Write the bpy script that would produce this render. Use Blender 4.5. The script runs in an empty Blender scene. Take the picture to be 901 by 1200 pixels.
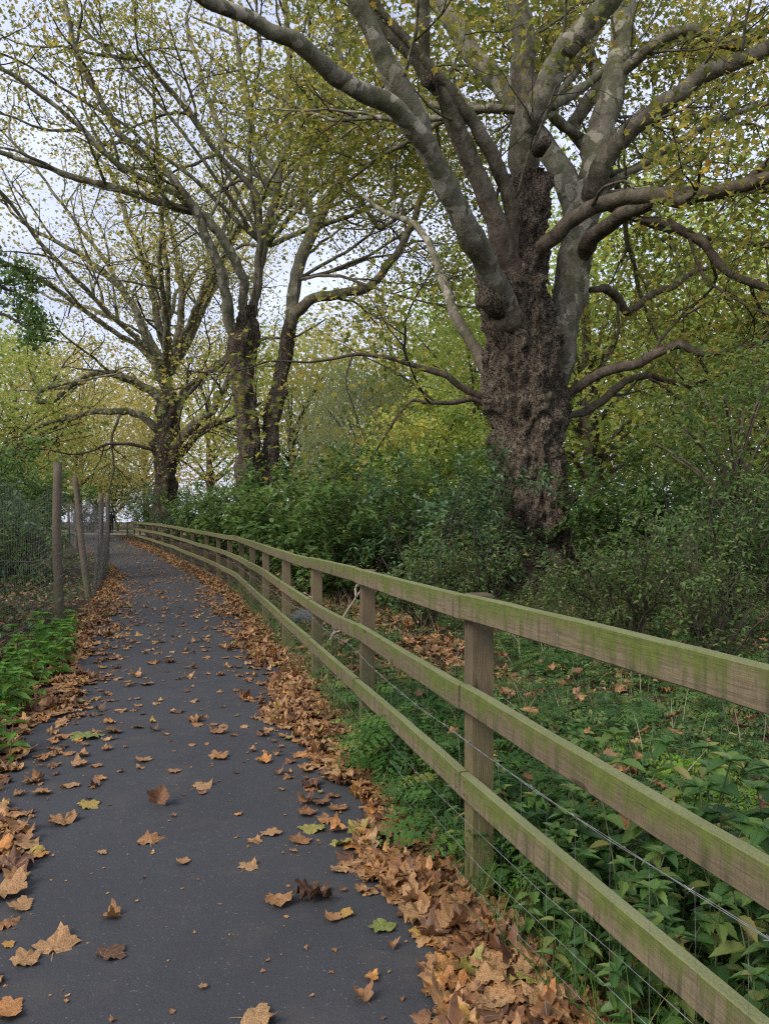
import bpy, math, random
import numpy as np
from mathutils import Vector, Matrix, noise

rng = np.random.default_rng(11)
random.seed(11)
SC = bpy.context.scene
COL = SC.collection
F, CX, HY, EYE = 900.0, 450.5, 610.0, 1.46      # camera model of the photograph (pixels of a 901x1200 frame)

def A(*a): return np.array(a, float)
def px(x, y, Z): return A((x - CX) / F * Z, Z, EYE - (y - HY) / F * Z)
def sstep(a, b, t):
    t = np.clip((np.asarray(t, float) - a) / (b - a), 0, 1); return t * t * (3 - 2 * t)
def rise(Y): return 0.40 * sstep(17, 46, Y)
def lin(x, a, b): return a + (b - a) * x

# ------------------------------------------------------------------ ground plan
PR = A((-8, 2.9), (2.23, .20), (3.37, -.11), (4.53, -.40), (6.9, -.98), (10, -1.9), (14.6, -3.2), (21, -5.5), (28.6, -8.6), (36, -11.9), (46, -15.9), (58, -21))
PL = A((-8, 1.0), (2.23, -1.42), (3.37, -1.72), (4.53, -2.08), (6.9, -2.72), (10, -3.6), (14.6, -4.95), (21, -7.3), (28.6, -10.8), (36, -14.3), (46, -18.6), (58, -24))
FE = A((-4, 2.6), (1.05, 1.05), (3.0, .368), (5.06, -.118), (7.0, -.614), (8.7, -1.11), (10.7, -1.65), (12.6, -2.17), (14.5, -2.69), (16.6, -3.33), (18.8, -4.05), (21, -4.86), (23.5, -5.85), (26, -6.85), (28.6, -7.9), (31, -8.95), (33.5, -10.05), (36, -11.15), (38.5, -12.25), (41.2, -13.4), (44, -14.7))
def pathR(Y): return np.interp(Y, PR[:, 0], PR[:, 1])
def pathL(Y): return np.interp(Y, PL[:, 0], PL[:, 1])
def fenceX(Y): return np.interp(Y, FE[:, 0], FE[:, 1])
MF = A((3.0, -2.75), (7.5, -3.85), (11.1, -4.7), (14.6, -5.62), (18.8, -6.96), (22, -7.95), (28.6, -11.4), (38, -15.6))
def meshX(Y): return np.interp(Y, MF[:, 0], MF[:, 1])
def vnoise(X, Y, s, o=0.0):
    return np.array([noise.noise(Vector((x * s + o, y * s - o, o * .37))) for x, y in zip(np.ravel(X), np.ravel(Y))]).reshape(np.shape(X))
def gz(X, Y):
    X = np.asarray(X, float); Y = np.asarray(Y, float)
    off = np.maximum(X - pathR(Y) - .15, pathL(Y) - .15 - X)
    m = sstep(0, .8, off)
    m = m * sstep(54, 47, Y)
    return rise(Y) + np.where(off > 0, m * .05 * np.sin(X * 1.7 + .6) * np.cos(Y * 1.3) + m * .02, -.04)

# ------------------------------------------------------------------ node helpers
def new_mat(name):
    m = bpy.data.materials.new(name); m.use_nodes = True
    nt = m.node_tree; nt.nodes.clear()
    return m, nt
def nd(nt, t, ins=None, **props):
    n = nt.nodes.new(t)
    for k, v in props.items(): setattr(n, k, v)
    for k, v in (ins or {}).items():
        if hasattr(v, 'links') or isinstance(v, bpy.types.NodeSocket): nt.links.new(v, n.inputs[k])
        else: n.inputs[k].default_value = v
    return n
def c4(c): return (c[0], c[1], c[2], 1.0)
def ramp(nt, fac, stops, interp='LINEAR'):
    r = nd(nt, 'ShaderNodeValToRGB', {'Fac': fac}); cr = r.color_ramp; cr.interpolation = interp
    while len(cr.elements) > 1: cr.elements.remove(cr.elements[-1])
    cr.elements[0].position = stops[0][0]; cr.elements[0].color = c4(stops[0][1])
    for p, c in stops[1:]:
        e = cr.elements.new(p); e.color = c4(c)
    return r.outputs['Color']
def mixc(nt, f, a, b, bt='MIX'):
    n = nt.nodes.new('ShaderNodeMix'); n.data_type = 'RGBA'; n.blend_type = bt
    for idx, v in ((0, f), (6, a), (7, b)):
        if isinstance(v, bpy.types.NodeSocket): nt.links.new(v, n.inputs[idx])
        else: n.inputs[idx].default_value = v if idx == 0 else c4(v)
    return n.outputs[2]
def math_(nt, op, a, b=0.0, clamp=False):
    n = nt.nodes.new('ShaderNodeMath'); n.operation = op; n.use_clamp = clamp
    for i, v in enumerate((a, b)):
        if isinstance(v, bpy.types.NodeSocket): nt.links.new(v, n.inputs[i])
        else: n.inputs[i].default_value = v
    return n.outputs[0]
def maprange(nt, v, a, b, c=0., d=1.):
    return nd(nt, 'ShaderNodeMapRange', {'Value': v, 'From Min': a, 'From Max': b, 'To Min': c, 'To Max': d}).outputs[0]
def coords(nt, which='Object', scale=(1, 1, 1)):
    t = nd(nt, 'ShaderNodeTexCoord')
    return nd(nt, 'ShaderNodeMapping', {'Vector': t.outputs[which], 'Scale': scale}).outputs[0]
def ntex(nt, vec, scale, detail=5., rough=.55, dist=0.):
    return nd(nt, 'ShaderNodeTexNoise', {'Vector': vec, 'Scale': scale, 'Detail': detail, 'Roughness': rough, 'Distortion': dist}).outputs[0]
def finish(nt, col, rough=.8, bump=None, bstr=.4, bdist=.02, spec=.3):
    b = nd(nt, 'ShaderNodeBsdfPrincipled', {'Base Color': col if isinstance(col, bpy.types.NodeSocket) else c4(col), 'Roughness': rough})
    b.inputs['Specular IOR Level'].default_value = spec
    if bump is not None:
        bp = nd(nt, 'ShaderNodeBump', {'Height': bump, 'Strength': bstr, 'Distance': bdist})
        nt.links.new(bp.outputs[0], b.inputs['Normal'])
    o = nd(nt, 'ShaderNodeOutputMaterial'); nt.links.new(b.outputs[0], o.inputs[0])
    return b

def leaf_mat(name, stops, trans=.4, rough=.5, tint=(1.3, 1.25, .95), spec=.35, mottle=None):
    m, nt = new_mat(name)
    at = nd(nt, 'ShaderNodeAttribute', attribute_name='rnd')
    col = ramp(nt, at.outputs['Fac'], stops)
    if mottle:
        v = ntex(nt, coords(nt), mottle, 3.)
        col = mixc(nt, maprange(nt, v, .4, .7, 0, .55), col, (.035, .018, .01), 'MIX')
    b = nd(nt, 'ShaderNodeBsdfPrincipled', {'Base Color': col, 'Roughness': rough}); b.inputs['Specular IOR Level'].default_value = spec
    tc = mixc(nt, 1.0, col, tint, 'MULTIPLY')
    t = nd(nt, 'ShaderNodeBsdfTranslucent', {'Color': tc})
    mx = nd(nt, 'ShaderNodeMixShader', {0: trans, 1: b.outputs[0], 2: t.outputs[0]})
    o = nd(nt, 'ShaderNodeOutputMaterial'); nt.links.new(mx.outputs[0], o.inputs[0])
    return m

M = {}
M['plane_leaf'] = leaf_mat('plane_leaf', [(0, (.11, .15, .037)), (.33, (.19, .215, .052)), (.58, (.32, .30, .075)), (.82, (.47, .37, .09)), (.95, (.42, .22, .055)), (1, (.2, .08, .026))], .62, .55)
M['gold_leaf'] = leaf_mat('gold_leaf', [(0, (0.246, 0.28, 0.101)), (0.4, (0.426, 0.403, 0.146)), (0.75, (0.582, 0.482, 0.168)), (1, (0.538, 0.347, 0.123))], .55, .6)
M['lime_leaf'] = leaf_mat('lime_leaf', [(0, (0.196, 0.3, 0.083)), (0.5, (0.374, 0.466, 0.127)), (0.85, (0.57, 0.57, 0.166)), (1, (0.62, 0.57, 0.15))], .55, .55)
M['willow_leaf'] = leaf_mat('willow_leaf', [(0, (.2, .26, .12)), (.6, (.34, .38, .19)), (1, (.48, .46, .2))], .45, .6)
M['bush_leaf'] = leaf_mat('bush_leaf', [(0, (.06, .115, .032)), (.45, (.115, .205, .055)), (.8, (.20, .28, .075)), (.93, (.30, .31, .09)), (1, (.38, .25, .08))], .45, .45)
M['dark_leaf'] = leaf_mat('dark_leaf', [(0, (0.049, 0.104, 0.03)), (0.6, (0.113, 0.189, 0.053)), (0.93, (0.208, 0.264, 0.072)), (1, (0.377, 0.282, 0.094))], .4, .45)
M['blue_leaf'] = leaf_mat('blue_leaf', [(0, (0.046, 0.101, 0.041)), (0.6, (0.101, 0.182, 0.068)), (1, (0.203, 0.27, 0.115))], .35, .35, spec=.5)
M['dull_leaf'] = leaf_mat('dull_leaf', [(0, (.06, .095, .028)), (.5, (.12, .19, .05)), (.85, (.22, .27, .07)), (.94, (.32, .28, .08)), (1, (.34, .16, .06))], .45, .55)
M['herb_leaf'] = leaf_mat('herb_leaf', [(0, (.035, .095, .018)), (.5, (.065, .155, .026)), (.9, (.13, .23, .035)), (1, (.24, .22, .05))], .4, .5)
M['verge_leaf'] = leaf_mat('verge_leaf', [(0, (.06, .15, .025)), (.6, (.11, .24, .035)), (1, (.2, .32, .05))], .42, .5)
M['nettle_leaf'] = leaf_mat('nettle_leaf', [(0, (0.038, 0.096, 0.024)), (0.5, (0.072, 0.156, 0.036)), (0.88, (0.144, 0.228, 0.054)), (1, (0.264, 0.24, 0.072))], .38, .5)
M['moss_leaf'] = leaf_mat('moss_leaf', [(0, (.10, .20, .015)), (.6, (.17, .30, .02)), (1, (.26, .36, .03))], .4, .6)
M['dry_grass'] = leaf_mat('dry_grass', [(0, (.22, .19, .12)), (1, (.42, .36, .24))], .3, .7)
M['ivy_leaf'] = leaf_mat('ivy_leaf', [(0, (0.03, 0.069, 0.02)), (0.45, (0.062, 0.125, 0.031)), (0.8, (0.125, 0.188, 0.044)), (0.92, (0.213, 0.213, 0.062)), (1, (0.25, 0.125, 0.05))], .3, .4)

def dry_leaf_mat():
    m, nt = new_mat('fallen_leaf')
    at = nd(nt, 'ShaderNodeAttribute', attribute_name='rnd')
    col = ramp(nt, at.outputs['Fac'], [(0, (.05, .03, .02)), (.13, (.13, .064, .034)), (.28, (.26, .118, .046)), (.46, (.39, .195, .074)), (.64, (.48, .29, .125)), (.8, (.52, .22, .055)), (.9, (.52, .31, .06)), (.96, (.36, .33, .07)), (1, (.20, .27, .06))])
    co = coords(nt)
    v = ntex(nt, co, 28., 4., .6)
    col = mixc(nt, maprange(nt, v, .40, .66, 0, .85), col, (.075, .036, .02))
    col = mixc(nt, maprange(nt, ntex(nt, co, 7., 2.), .5, .75, 0, .3), col, (.33, .19, .09))
    uv = nd(nt, 'ShaderNodeUVMap', uv_map='leaf'); s = nd(nt, 'ShaderNodeSeparateXYZ', {0: uv.outputs[0]})
    ax = math_(nt, 'ABSOLUTE', s.outputs[0])
    yy = math_(nt, 'ADD', s.outputs[1], .3)
    d = ax
    for k in (.62, 2.0):                       # side veins running to the lobes
        d2 = math_(nt, 'ABSOLUTE', math_(nt, 'SUBTRACT', ax, math_(nt, 'MULTIPLY', yy, k)))
        d2 = math_(nt, 'MULTIPLY', d2, 1.0 / math.sqrt(1 + k * k)); d = math_(nt, 'MINIMUM', d, d2)
    vein = maprange(nt, d, .005, .016, .32, 0)
    col = mixc(nt, vein, col, (.5, .33, .18))
    b = nd(nt, 'ShaderNodeBsdfPrincipled', {'Base Color': col, 'Roughness': .55}); b.inputs['Specular IOR Level'].default_value = .3
    bp = nd(nt, 'ShaderNodeBump', {'Height': math_(nt, 'ADD', math_(nt, 'MULTIPLY', vein, .5), v), 'Strength': .35, 'Distance': .006})
    nt.links.new(bp.outputs[0], b.inputs['Normal'])
    t = nd(nt, 'ShaderNodeBsdfTranslucent', {'Color': col})
    mx = nd(nt, 'ShaderNodeMixShader', {0: .15, 1: b.outputs[0], 2: t.outputs[0]})
    o = nd(nt, 'ShaderNodeOutputMaterial'); nt.links.new(mx.outputs[0], o.inputs[0])
    return m
M['dry'] = dry_leaf_mat()

def bark(name, base, dark, pale, green, gamt=.5, vs=.35, sc=3., bd=.05, plates=.0):
    m, nt = new_mat(name)
    co = coords(nt, 'Object', (1, 1, vs))
    n1 = ntex(nt, co, sc, 10., .7, .8); n2 = ntex(nt, coords(nt), .9, 4.); n3 = ntex(nt, coords(nt), 5.5, 6., .6)
    col = ramp(nt, n1, [(.3, dark), (.5, base), (.72, pale)])
    col = mixc(nt, math_(nt, 'MULTIPLY', maprange(nt, n2, .38, .68), gamt), col, green)
    col = mixc(nt, maprange(nt, n3, .5, .75, 0, .4), col, dark)
    if plates:
        wv0 = nd(nt, 'ShaderNodeVectorMath', {0: coords(nt, 'Object', (1, 1, .6)), 1: nd(nt, 'ShaderNodeVectorMath', {0: nd(nt, 'ShaderNodeTexNoise', {'Vector': coords(nt), 'Scale': 4., 'Detail': 4.}).outputs['Color'], 'Scale': .35}, operation='SCALE').outputs[0]}, operation='ADD').outputs[0]
        vo = nd(nt, 'ShaderNodeTexVoronoi', {'Vector': wv0, 'Scale': 6., 'Randomness': 1.})
        vc = nd(nt, 'ShaderNodeSeparateColor', {0: vo.outputs['Color']})
        col = mixc(nt, math_(nt, 'MULTIPLY', maprange(nt, vc.outputs[0], .66, .70), plates * .8), col, tuple(c * 1.25 for c in pale))
        col = mixc(nt, math_(nt, 'MULTIPLY', maprange(nt, vc.outputs[1], .70, .74), plates * .75), col, tuple(c * .62 for c in green))
        col = mixc(nt, math_(nt, 'MULTIPLY', maprange(nt, vc.outputs[2], .78, .82), plates * .7), col, tuple(c * 1.1 for c in dark))
    if plates and name != 'smooth_bark':
        hi, lo = (10.4, 8.2) if name == 'grey_bark' else (8.2, 6.6)
        zt = math_(nt, 'ADD', nd(nt, 'ShaderNodeSeparateXYZ', {0: coords(nt)}).outputs[2], math_(nt, 'MULTIPLY', n2, 2.6))
        col = mixc(nt, maprange(nt, zt, hi, lo, 0, .9), col, ramp(nt, n1, [(.32, (.045, .034, .025)), (.55, (.135, .105, .075)), (.75, (.24, .19, .14))]))
    h = math_(nt, 'ADD', n1, math_(nt, 'MULTIPLY', n3, .6))
    if not plates and sc > 8.5:
        wv = nd(nt, 'ShaderNodeVectorMath', {0: coords(nt, 'Object', (1, 1, .38)), 1: nd(nt, 'ShaderNodeTexNoise', {'Vector': coords(nt), 'Scale': 2.5, 'Detail': 4.}).outputs['Color']}, operation='ADD').outputs[0]
        ve = nd(nt, 'ShaderNodeTexVoronoi', {'Vector': wv, 'Scale': 8.5}, feature='DISTANCE_TO_EDGE').outputs['Distance']
        crack = maprange(nt, ve, .0, .09, 1, 0)
        col = mixc(nt, math_(nt, 'MULTIPLY', crack, .8), col, (.012, .01, .008)); h = math_(nt, 'SUBTRACT', h, math_(nt, 'MULTIPLY', crack, .6))
    finish(nt, col, .9, h, .9, bd, .15)
    return m
M['rugged'] = bark('rugged_bark', (.17, .13, .092), (.06, .046, .033), (.27, .215, .16), (.11, .10, .055), .3, .35, 9., .16)
M['pale'] = bark('pale_bark', (.21, .19, .135), (.105, .092, .066), (.33, .30, .225), (.145, .152, .075), .6, .5, 6., .06, .9)
M['grey'] = bark('grey_bark', (.15, .128, .09), (.065, .054, .038), (.25, .22, .165), (.11, .115, .052), .5, .5, 6., .07, .5)
M['smooth'] = bark('smooth_bark', (.20, .178, .13), (.10, .087, .063), (.32, .29, .22), (.135, .14, .07), .5, .5, 6., .06, .9)
M['twig'] = bark('twig_bark', (.055, .045, .032), (.025, .02, .015), (.095, .08, .058), (.055, .06, .028), .4, 1., 8., .01)
M['deadwood'] = bark('dead_wood', (.40, .33, .25), (.22, .17, .12), (.5, .44, .36), (.3, .27, .18), .2, 1., 20., .005)

def wood(name, base, green_top, along):
    m, nt = new_mat(name)
    sc = (1.5, 22, 22) if along else (22, 22, 1.5)
    g1 = ntex(nt, coords(nt, 'Object', sc), 6., 6., .6, .4)
    oi = nd(nt, 'ShaderNodeObjectInfo')
    loc = nd(nt, 'ShaderNodeTexCoord').outputs['Object']
    off = nd(nt, 'ShaderNodeVectorMath', {0: loc, 1: oi.outputs['Location']}, operation='ADD').outputs[0]
    big = ntex(nt, off, 3.5, 4.)
    col = ramp(nt, g1, [(.28, tuple(c * .62 for c in base)), (.5, base), (.75, tuple(min(1, c * 1.2) for c in base))])
    col = mixc(nt, maprange(nt, oi.outputs['Random'], 0, 1, 0, .6), col, tuple(c * .6 for c in base))
    z = nd(nt, 'ShaderNodeSeparateXYZ', {0: loc}).outputs[2]
    # rain streaks: narrow dark vertical stains
    st = ntex(nt, nd(nt, 'ShaderNodeMapping', {'Vector': off, 'Scale': (26, 26, 1.2) if along else (1, 1, 1)}).outputs[0], 1.0, 3., .6)
    col = mixc(nt, maprange(nt, st, .5, .66, 0, .8), col, (.055, .048, .03))
    if along:
        zz = math_(nt, 'ADD', math_(nt, 'ADD', z, math_(nt, 'MULTIPLY', math_(nt, 'SUBTRACT', big, .5), .22)), math_(nt, 'MULTIPLY', math_(nt, 'SUBTRACT', st, .5), .16))
        k = math_(nt, 'MULTIPLY', maprange(nt, zz, -.024, .036), green_top)
    else:
        zz = math_(nt, 'ADD', z, math_(nt, 'MULTIPLY', math_(nt, 'SUBTRACT', big, .5), .9))
        k = math_(nt, 'MULTIPLY', maprange(nt, zz, .75, .1), green_top)
    gcol = mixc(nt, ntex(nt, off, 22., 3.), (.055, .07, .014), (.155, .185, .04))
    col = mixc(nt, k, col, gcol)
    ck = ntex(nt, nd(nt, 'ShaderNodeMapping', {'Vector': off, 'Scale': (5, 90, 90) if along else (90, 90, 5)}).outputs[0], 1., 5., .75, .5)
    col = mixc(nt, maprange(nt, ck, .36, .28, 0, .85), col, (.022, .018, .012))
    kv = nd(nt, 'ShaderNodeTexVoronoi', {'Vector': nd(nt, 'ShaderNodeMapping', {'Vector': off, 'Scale': (2.4, 9, 9) if along else (9, 9, 2.4)}).outputs[0], 'Scale': 1.}).outputs['Distance']
    col = mixc(nt, maprange(nt, kv, .13, .07, 0, .8), col, (.04, .026, .015))
    if along:
        nz = nd(nt, 'ShaderNodeSeparateXYZ', {0: nd(nt, 'ShaderNodeNewGeometry').outputs['Normal']}).outputs[2]
        col = mixc(nt, math_(nt, 'MULTIPLY', maprange(nt, nz, .45, .9), .85), col, mixc(nt, big, (.12, .14, .045), (.24, .235, .13)))
    # end grain cracks
    rs = ntex(nt, nd(nt, 'ShaderNodeMapping', {'Vector': off, 'Scale': (150, 150, 18)}).outputs[0], 1., 4., .7)
    col = mixc(nt, maprange(nt, rs, .45, .7, 0, .35), col, (.04, .034, .022))
    finish(nt, col, .85, math_(nt, 'ADD', g1, rs), .6, .006, .2)
    return m
M['rail'] = wood('weathered_rail_timber', (.18, .142, .082), .95, True)
M['post'] = wood('weathered_post_timber', (.17, .125, .07), .55, False)
M['roundpost'] = wood('grey_post_timber', (.15, .115, .075), .5, False)

m, nt = new_mat('asphalt')
co = coords(nt)
fine = ntex(nt, co, 150., 4., .8); mid = ntex(nt, co, 1.3, 5.); vor = nd(nt, 'ShaderNodeTexVoronoi', {'Vector': co, 'Scale': 130.}); wet = ntex(nt, co, .8, 5., .6, .8)
col = ramp(nt, fine, [(.3, (.028, .029, .030)), (.55, (.047, .048, .050)), (.72, (.069, .070, .072))])
sp = nd(nt, 'ShaderNodeSeparateColor', {0: vor.outputs['Color']}).outputs[0]
col = mixc(nt, maprange(nt, wet, .5, .62, 0, .35), col, (.028, .028, .03))
col = mixc(nt, math_(nt, 'MULTIPLY', maprange(nt, sp, .965, .975), maprange(nt, vor.outputs['Distance'], .5, .3)), col, (.14, .135, .13))
col = mixc(nt, maprange(nt, mid, .35, .7, 0, .55), col, (.031, .031, .032))
col = mixc(nt, maprange(nt, ntex(nt, co, 3.1, 8., .75), .52, .66, 0, .4), col, (.075, .062, .05))
finish(nt, col, .78, math_(nt, 'ADD', fine, math_(nt, 'MULTIPLY', vor.outputs['Distance'], .6)), .4, .006, .35); M['asphalt'] = m

m, nt = new_mat('soil')
co = coords(nt)
n1 = ntex(nt, co, 9., 8., .65); n2 = ntex(nt, co, .7, 4.)
col = ramp(nt, n1, [(.3, (.018, .013, .009)), (.5, (.045, .032, .02)), (.7, (.10, .062, .034))])
col = mixc(nt, maprange(nt, n2, .45, .7, 0, .6), col, (.035, .045, .016))
finish(nt, col, .95, n1, .8, .05, .1); M['soil'] = m
m, nt = new_mat('pale_gravel_path')
n1 = ntex(nt, coords(nt), 20., 6.)
finish(nt, ramp(nt, n1, [(.3, (.28, .19, .14)), (.7, (.46, .36, .30))]), .9, n1, .3); M['gravel'] = m
m, nt = new_mat('lawn')
n1 = ntex(nt, coords(nt), 6., 8.)
finish(nt, ramp(nt, n1, [(.3, (.07, .10, .03)), (.7, (.16, .18, .08))]), .9, n1, .5); M['lawn'] = m
m, nt = new_mat('galvanised_wire')
n1 = ntex(nt, coords(nt), 30., 3.)
nm_, nt2 = new_mat('rusty_nail'); finish(nt2, ramp(nt2, ntex(nt2, coords(nt2), 60.), [(.3, (.02, .016, .014)), (.7, (.06, .045, .035))]), .6); M['nail'] = nm_
b = finish(nt, ramp(nt, n1, [(.3, (.12, .11, .10)), (.7, (.34, .34, .34))]), .5, None); b.inputs['Metallic'].default_value = .5; M['wire'] = m
m, nt = new_mat('grey_stone')
n1 = ntex(nt, coords(nt), 12., 8.)
finish(nt, ramp(nt, n1, [(.3, (.04, .045, .04)), (.7, (.11, .11, .105))]), .9, n1, .6, .02); M['stone'] = m
m, nt = new_mat('herb_stem'); finish(nt, ramp(nt, ntex(nt, coords(nt), 12.), [(.3, (.05, .09, .025)), (.7, (.11, .13, .05))]), .6); M['stem'] = m
for nm, c in (('dark_coat', (.012, .012, .014)), ('skin_tone', (.4, .24, .17)), ('dark_hair', (.02, .014, .01))):
    m, nt = new_mat(nm); finish(nt, ramp(nt, ntex(nt, coords(nt), 25.), [(.3, tuple(x * .7 for x in c)), (.7, c)]), .8); M[nm] = m

# ------------------------------------------------------------------ mesh helpers
def mesh_from(name, V, polys, mats, rnd=None, uv=None, smooth=False, midx=None):
    """V (n,3); polys: list of (k,m) index arrays of m-gons."""
    me = bpy.data.meshes.new(name)
    V = np.ascontiguousarray(V, np.float32)
    polys = [np.asarray(p, np.int32) for p in polys if len(p)]
    loops = np.concatenate([p.ravel() for p in polys]); tot = np.concatenate([np.full(len(p), p.shape[1], np.int32) for p in polys])
    st = np.concatenate([[0], np.cumsum(tot)[:-1]]).astype(np.int32)
    me.vertices.add(len(V)); me.vertices.foreach_set('co', V.ravel())
    me.loops.add(len(loops)); me.loops.foreach_set('vertex_index', loops)
    me.polygons.add(len(tot)); me.polygons.foreach_set('loop_start', st); me.polygons.foreach_set('loop_total', tot)
    me.polygons.foreach_set('use_smooth', np.full(len(tot), bool(smooth)))
    for m_ in (mats if isinstance(mats, (list, tuple)) else [mats]): me.materials.append(m_)
    if midx is not None: me.polygons.foreach_set('material_index', np.ascontiguousarray(midx, np.int32))
    if rnd is not None:
        at = me.attributes.new('rnd', 'FLOAT', 'POINT'); at.data.foreach_set('value', np.ascontiguousarray(rnd, np.float32))
    if uv is not None:
        l = me.uv_layers.new(name='leaf'); l.data.foreach_set('uv', np.ascontiguousarray(uv[loops], np.float32).ravel())
    me.update(calc_edges=True); me.validate()
    return me
def link(name, data, parent=None, loc=None, rot=None, scale=None):
    o = bpy.data.objects.new(name, data); COL.objects.link(o)
    if parent is not None: o.parent = parent
    if loc is not None: o.location = [float(v) for v in loc]
    if rot is not None: o.rotation_euler = rot
    if scale is not None: o.scale = (scale,) * 3 if np.isscalar(scale) else scale
    return o
def tag(o, label=None, cat=None, group=None, kind=None):
    for k, v in (('label', label), ('category', cat), ('group', group), ('kind', kind)):
        if v: o[k] = v
    return o
def thing(name, label, cat, loc=(0, 0, 0), rotz=0., group=None):
    o = link(name, None, None, loc, (0, 0, rotz)); o.empty_display_size = .1
    return tag(o, label, cat, group)
def dup(root, loc, rotz, scale, label, group=None):
    c = root.copy(); COL.objects.link(c); c.location = [float(v) for v in loc]; c.rotation_euler = (0, 0, rotz); c.scale = (scale,) * 3 if np.isscalar(scale) else scale
    c['label'] = label
    if group: c['group'] = group
    elif 'group' in c: del c['group']
    for ch in list(root.children):
        d = ch.copy(); COL.objects.link(d); d.parent = c
    return c

def norm(v):
    v = np.asarray(v, float); return v / (np.linalg.norm(v) + 1e-9)
class MB:
    def __init__(s): s.v = []; s.q = []; s.t = []; s.n = 0
    def add(s, V, q=None, t=None):
        s.v.append(np.asarray(V, float))
        if q is not None and len(q): s.q.append(np.asarray(q) + s.n)
        if t is not None and len(t): s.t.append(np.asarray(t) + s.n)
        s.n += len(V)
    def tube(s, pts, rad, sides=6, amp=0., fr=2., cap=True):
        pts = np.asarray(pts, float); n = len(pts); rad = np.broadcast_to(np.asarray(rad, float), (n,))
        T = np.gradient(pts, axis=0); T /= (np.linalg.norm(T, axis=1)[:, None] + 1e-9)
        u = norm(np.cross(T[0], (0.31, .77, .2) if abs(T[0][1]) < .8 else (1, 0, 0)))
        a = np.arange(sides) * 2 * np.pi / sides; ca, sa = np.cos(a), np.sin(a)
        V = np.empty((n, sides, 3))
        for i in range(n):
            u = u - T[i] * np.dot(u, T[i]); u = u / (np.linalg.norm(u) + 1e-9); w = np.cross(T[i], u)
            r = rad[i]
            if amp:
                ring = pts[i] + r * (ca[:, None] * u + sa[:, None] * w)
                rr = np.array([1 + amp * noise.fractal(Vector(p * fr), 1., 2., 3) for p in ring]) * r
                V[i] = pts[i] + rr[:, None] * (ca[:, None] * u + sa[:, None] * w)
            else: V[i] = pts[i] + r * (ca[:, None] * u + sa[:, None] * w)
        idx = np.arange(n * sides).reshape(n, sides)
        q = np.stack([idx[:-1], np.roll(idx[:-1], -1, 1), np.roll(idx[1:], -1, 1), idx[1:]], -1).reshape(-1, 4)
        Vf = V.reshape(-1, 3)
        if cap:
            Vf = np.vstack([Vf, pts[0], pts[-1]]); c0, c1 = n * sides, n * sides + 1
            t = [(c0, idx[0][(k + 1) % sides], idx[0][k]) for k in range(sides)] + [(c1, idx[-1][k], idx[-1][(k + 1) % sides]) for k in range(sides)]
            s.add(Vf, q, t)
        else: s.add(Vf, q)
    def box(s, a, b):
        x0, y0, z0 = a; x1, y1, z1 = b
        s.add([(x0, y0, z0), (x1, y0, z0), (x1, y1, z0), (x0, y1, z0), (x0, y0, z1), (x1, y0, z1), (x1, y1, z1), (x0, y1, z1)],
              [(0, 3, 2, 1), (4, 5, 6, 7), (0, 1, 5, 4), (1, 2, 6, 5), (2, 3, 7, 6), (3, 0, 4, 7)])
    def mesh(s, name, mat, smooth=True):
        return mesh_from(name, np.vstack(s.v), [np.vstack(s.q)] if not s.t else ([np.vstack(s.q), np.vstack(s.t)] if s.q else [np.vstack(s.t)]), mat, smooth=smooth)

# ------------------------------------------------------------------ leaf templates (x across, y along, unit length)
def half_pts(R):  # right half outline from the stalk to the tip
    return R + [(-x, y) for x, y in reversed(R[1:-1])]
MAPLE = half_pts([(0, -.30), (.09, -.36), (.22, -.33), (.38, -.35), (.40, -.22), (.36, -.14), (.50, -.06), (.58, .12), (.45, .14), (.40, .24), (.27, .22), (.26, .34), (.19, .42), (.09, .46), (0, .60)])
MAPLE_LOW = half_pts([(0, -.30), (.34, -.36), (.28, -.16), (.56, .10), (.22, .14), (.14, .38), (0, .62)])
def template_fan(outline, ring=True, curl=(0, 0), ruf=0., seed=0):
    r = np.random.default_rng(seed); O = np.array(outline); n = len(O); c = A(0, -.05)
    P2 = np.vstack([[c], c + (O - c) * .55, O]) if ring else np.vstack([[c], O])
    z = curl[0] * P2[:, 0] ** 2 * 1.6 + curl[1] * P2[:, 1] ** 2 * 1.2 + r.normal(0, ruf, len(P2)) * (np.hypot(P2[:, 0], P2[:, 1]) + .1)
    V = np.column_stack([P2, z])
    i = np.arange(n); j = (i + 1) % n
    if ring: return V, [np.column_stack([np.zeros(n, int), 1 + i, 1 + j]), np.column_stack([1 + i, 1 + n + i, 1 + n + j, 1 + j])], P2
    return V, [np.column_stack([np.zeros(n, int), 1 + i, 1 + j])], P2
def template_fold(half, fold=.25, droop=.15):  # two n-gons folded on the midrib
    R = np.array(half); n = len(R)
    L = R[1:-1] * A(-1, 1)
    P2 = np.vstack([R, L]); z = np.abs(P2[:, 0]) * fold - (P2[:, 1] - P2[0, 1]) ** 2 * droop
    right = np.arange(n)[None]; left = np.array([[0] + [n - 1] + list(range(2 * n - 3, n - 1, -1))])
    return np.column_stack([P2, z]), [right, left], P2
T_PLANE = template_fold([(0, -.30), (.34, -.34), (.28, -.14), (.55, .12), (.22, .16), (0, .62)], .15, .3)
T_OVATE = template_fold([(0, 0), (.22, .22), (.24, .5), (.12, .8), (0, 1)], .3, .25)
T_BROAD = template_fold([(0, 0), (.30, .14), (.36, .45), (.2, .78), (0, 1)], .2, .3)
T_LANCE = template_fold([(0, 0), (.09, .3), (.07, .7), (0, 1)], .3, .3)
T_SER = template_fold([(0, 0), (.2, .08), (.22, .16), (.30, .22), (.27, .32), (.31, .40), (.25, .5), (.26, .58), (.18, .67), (.17, .75), (.08, .86), (0, 1)], .28, .35)
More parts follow.
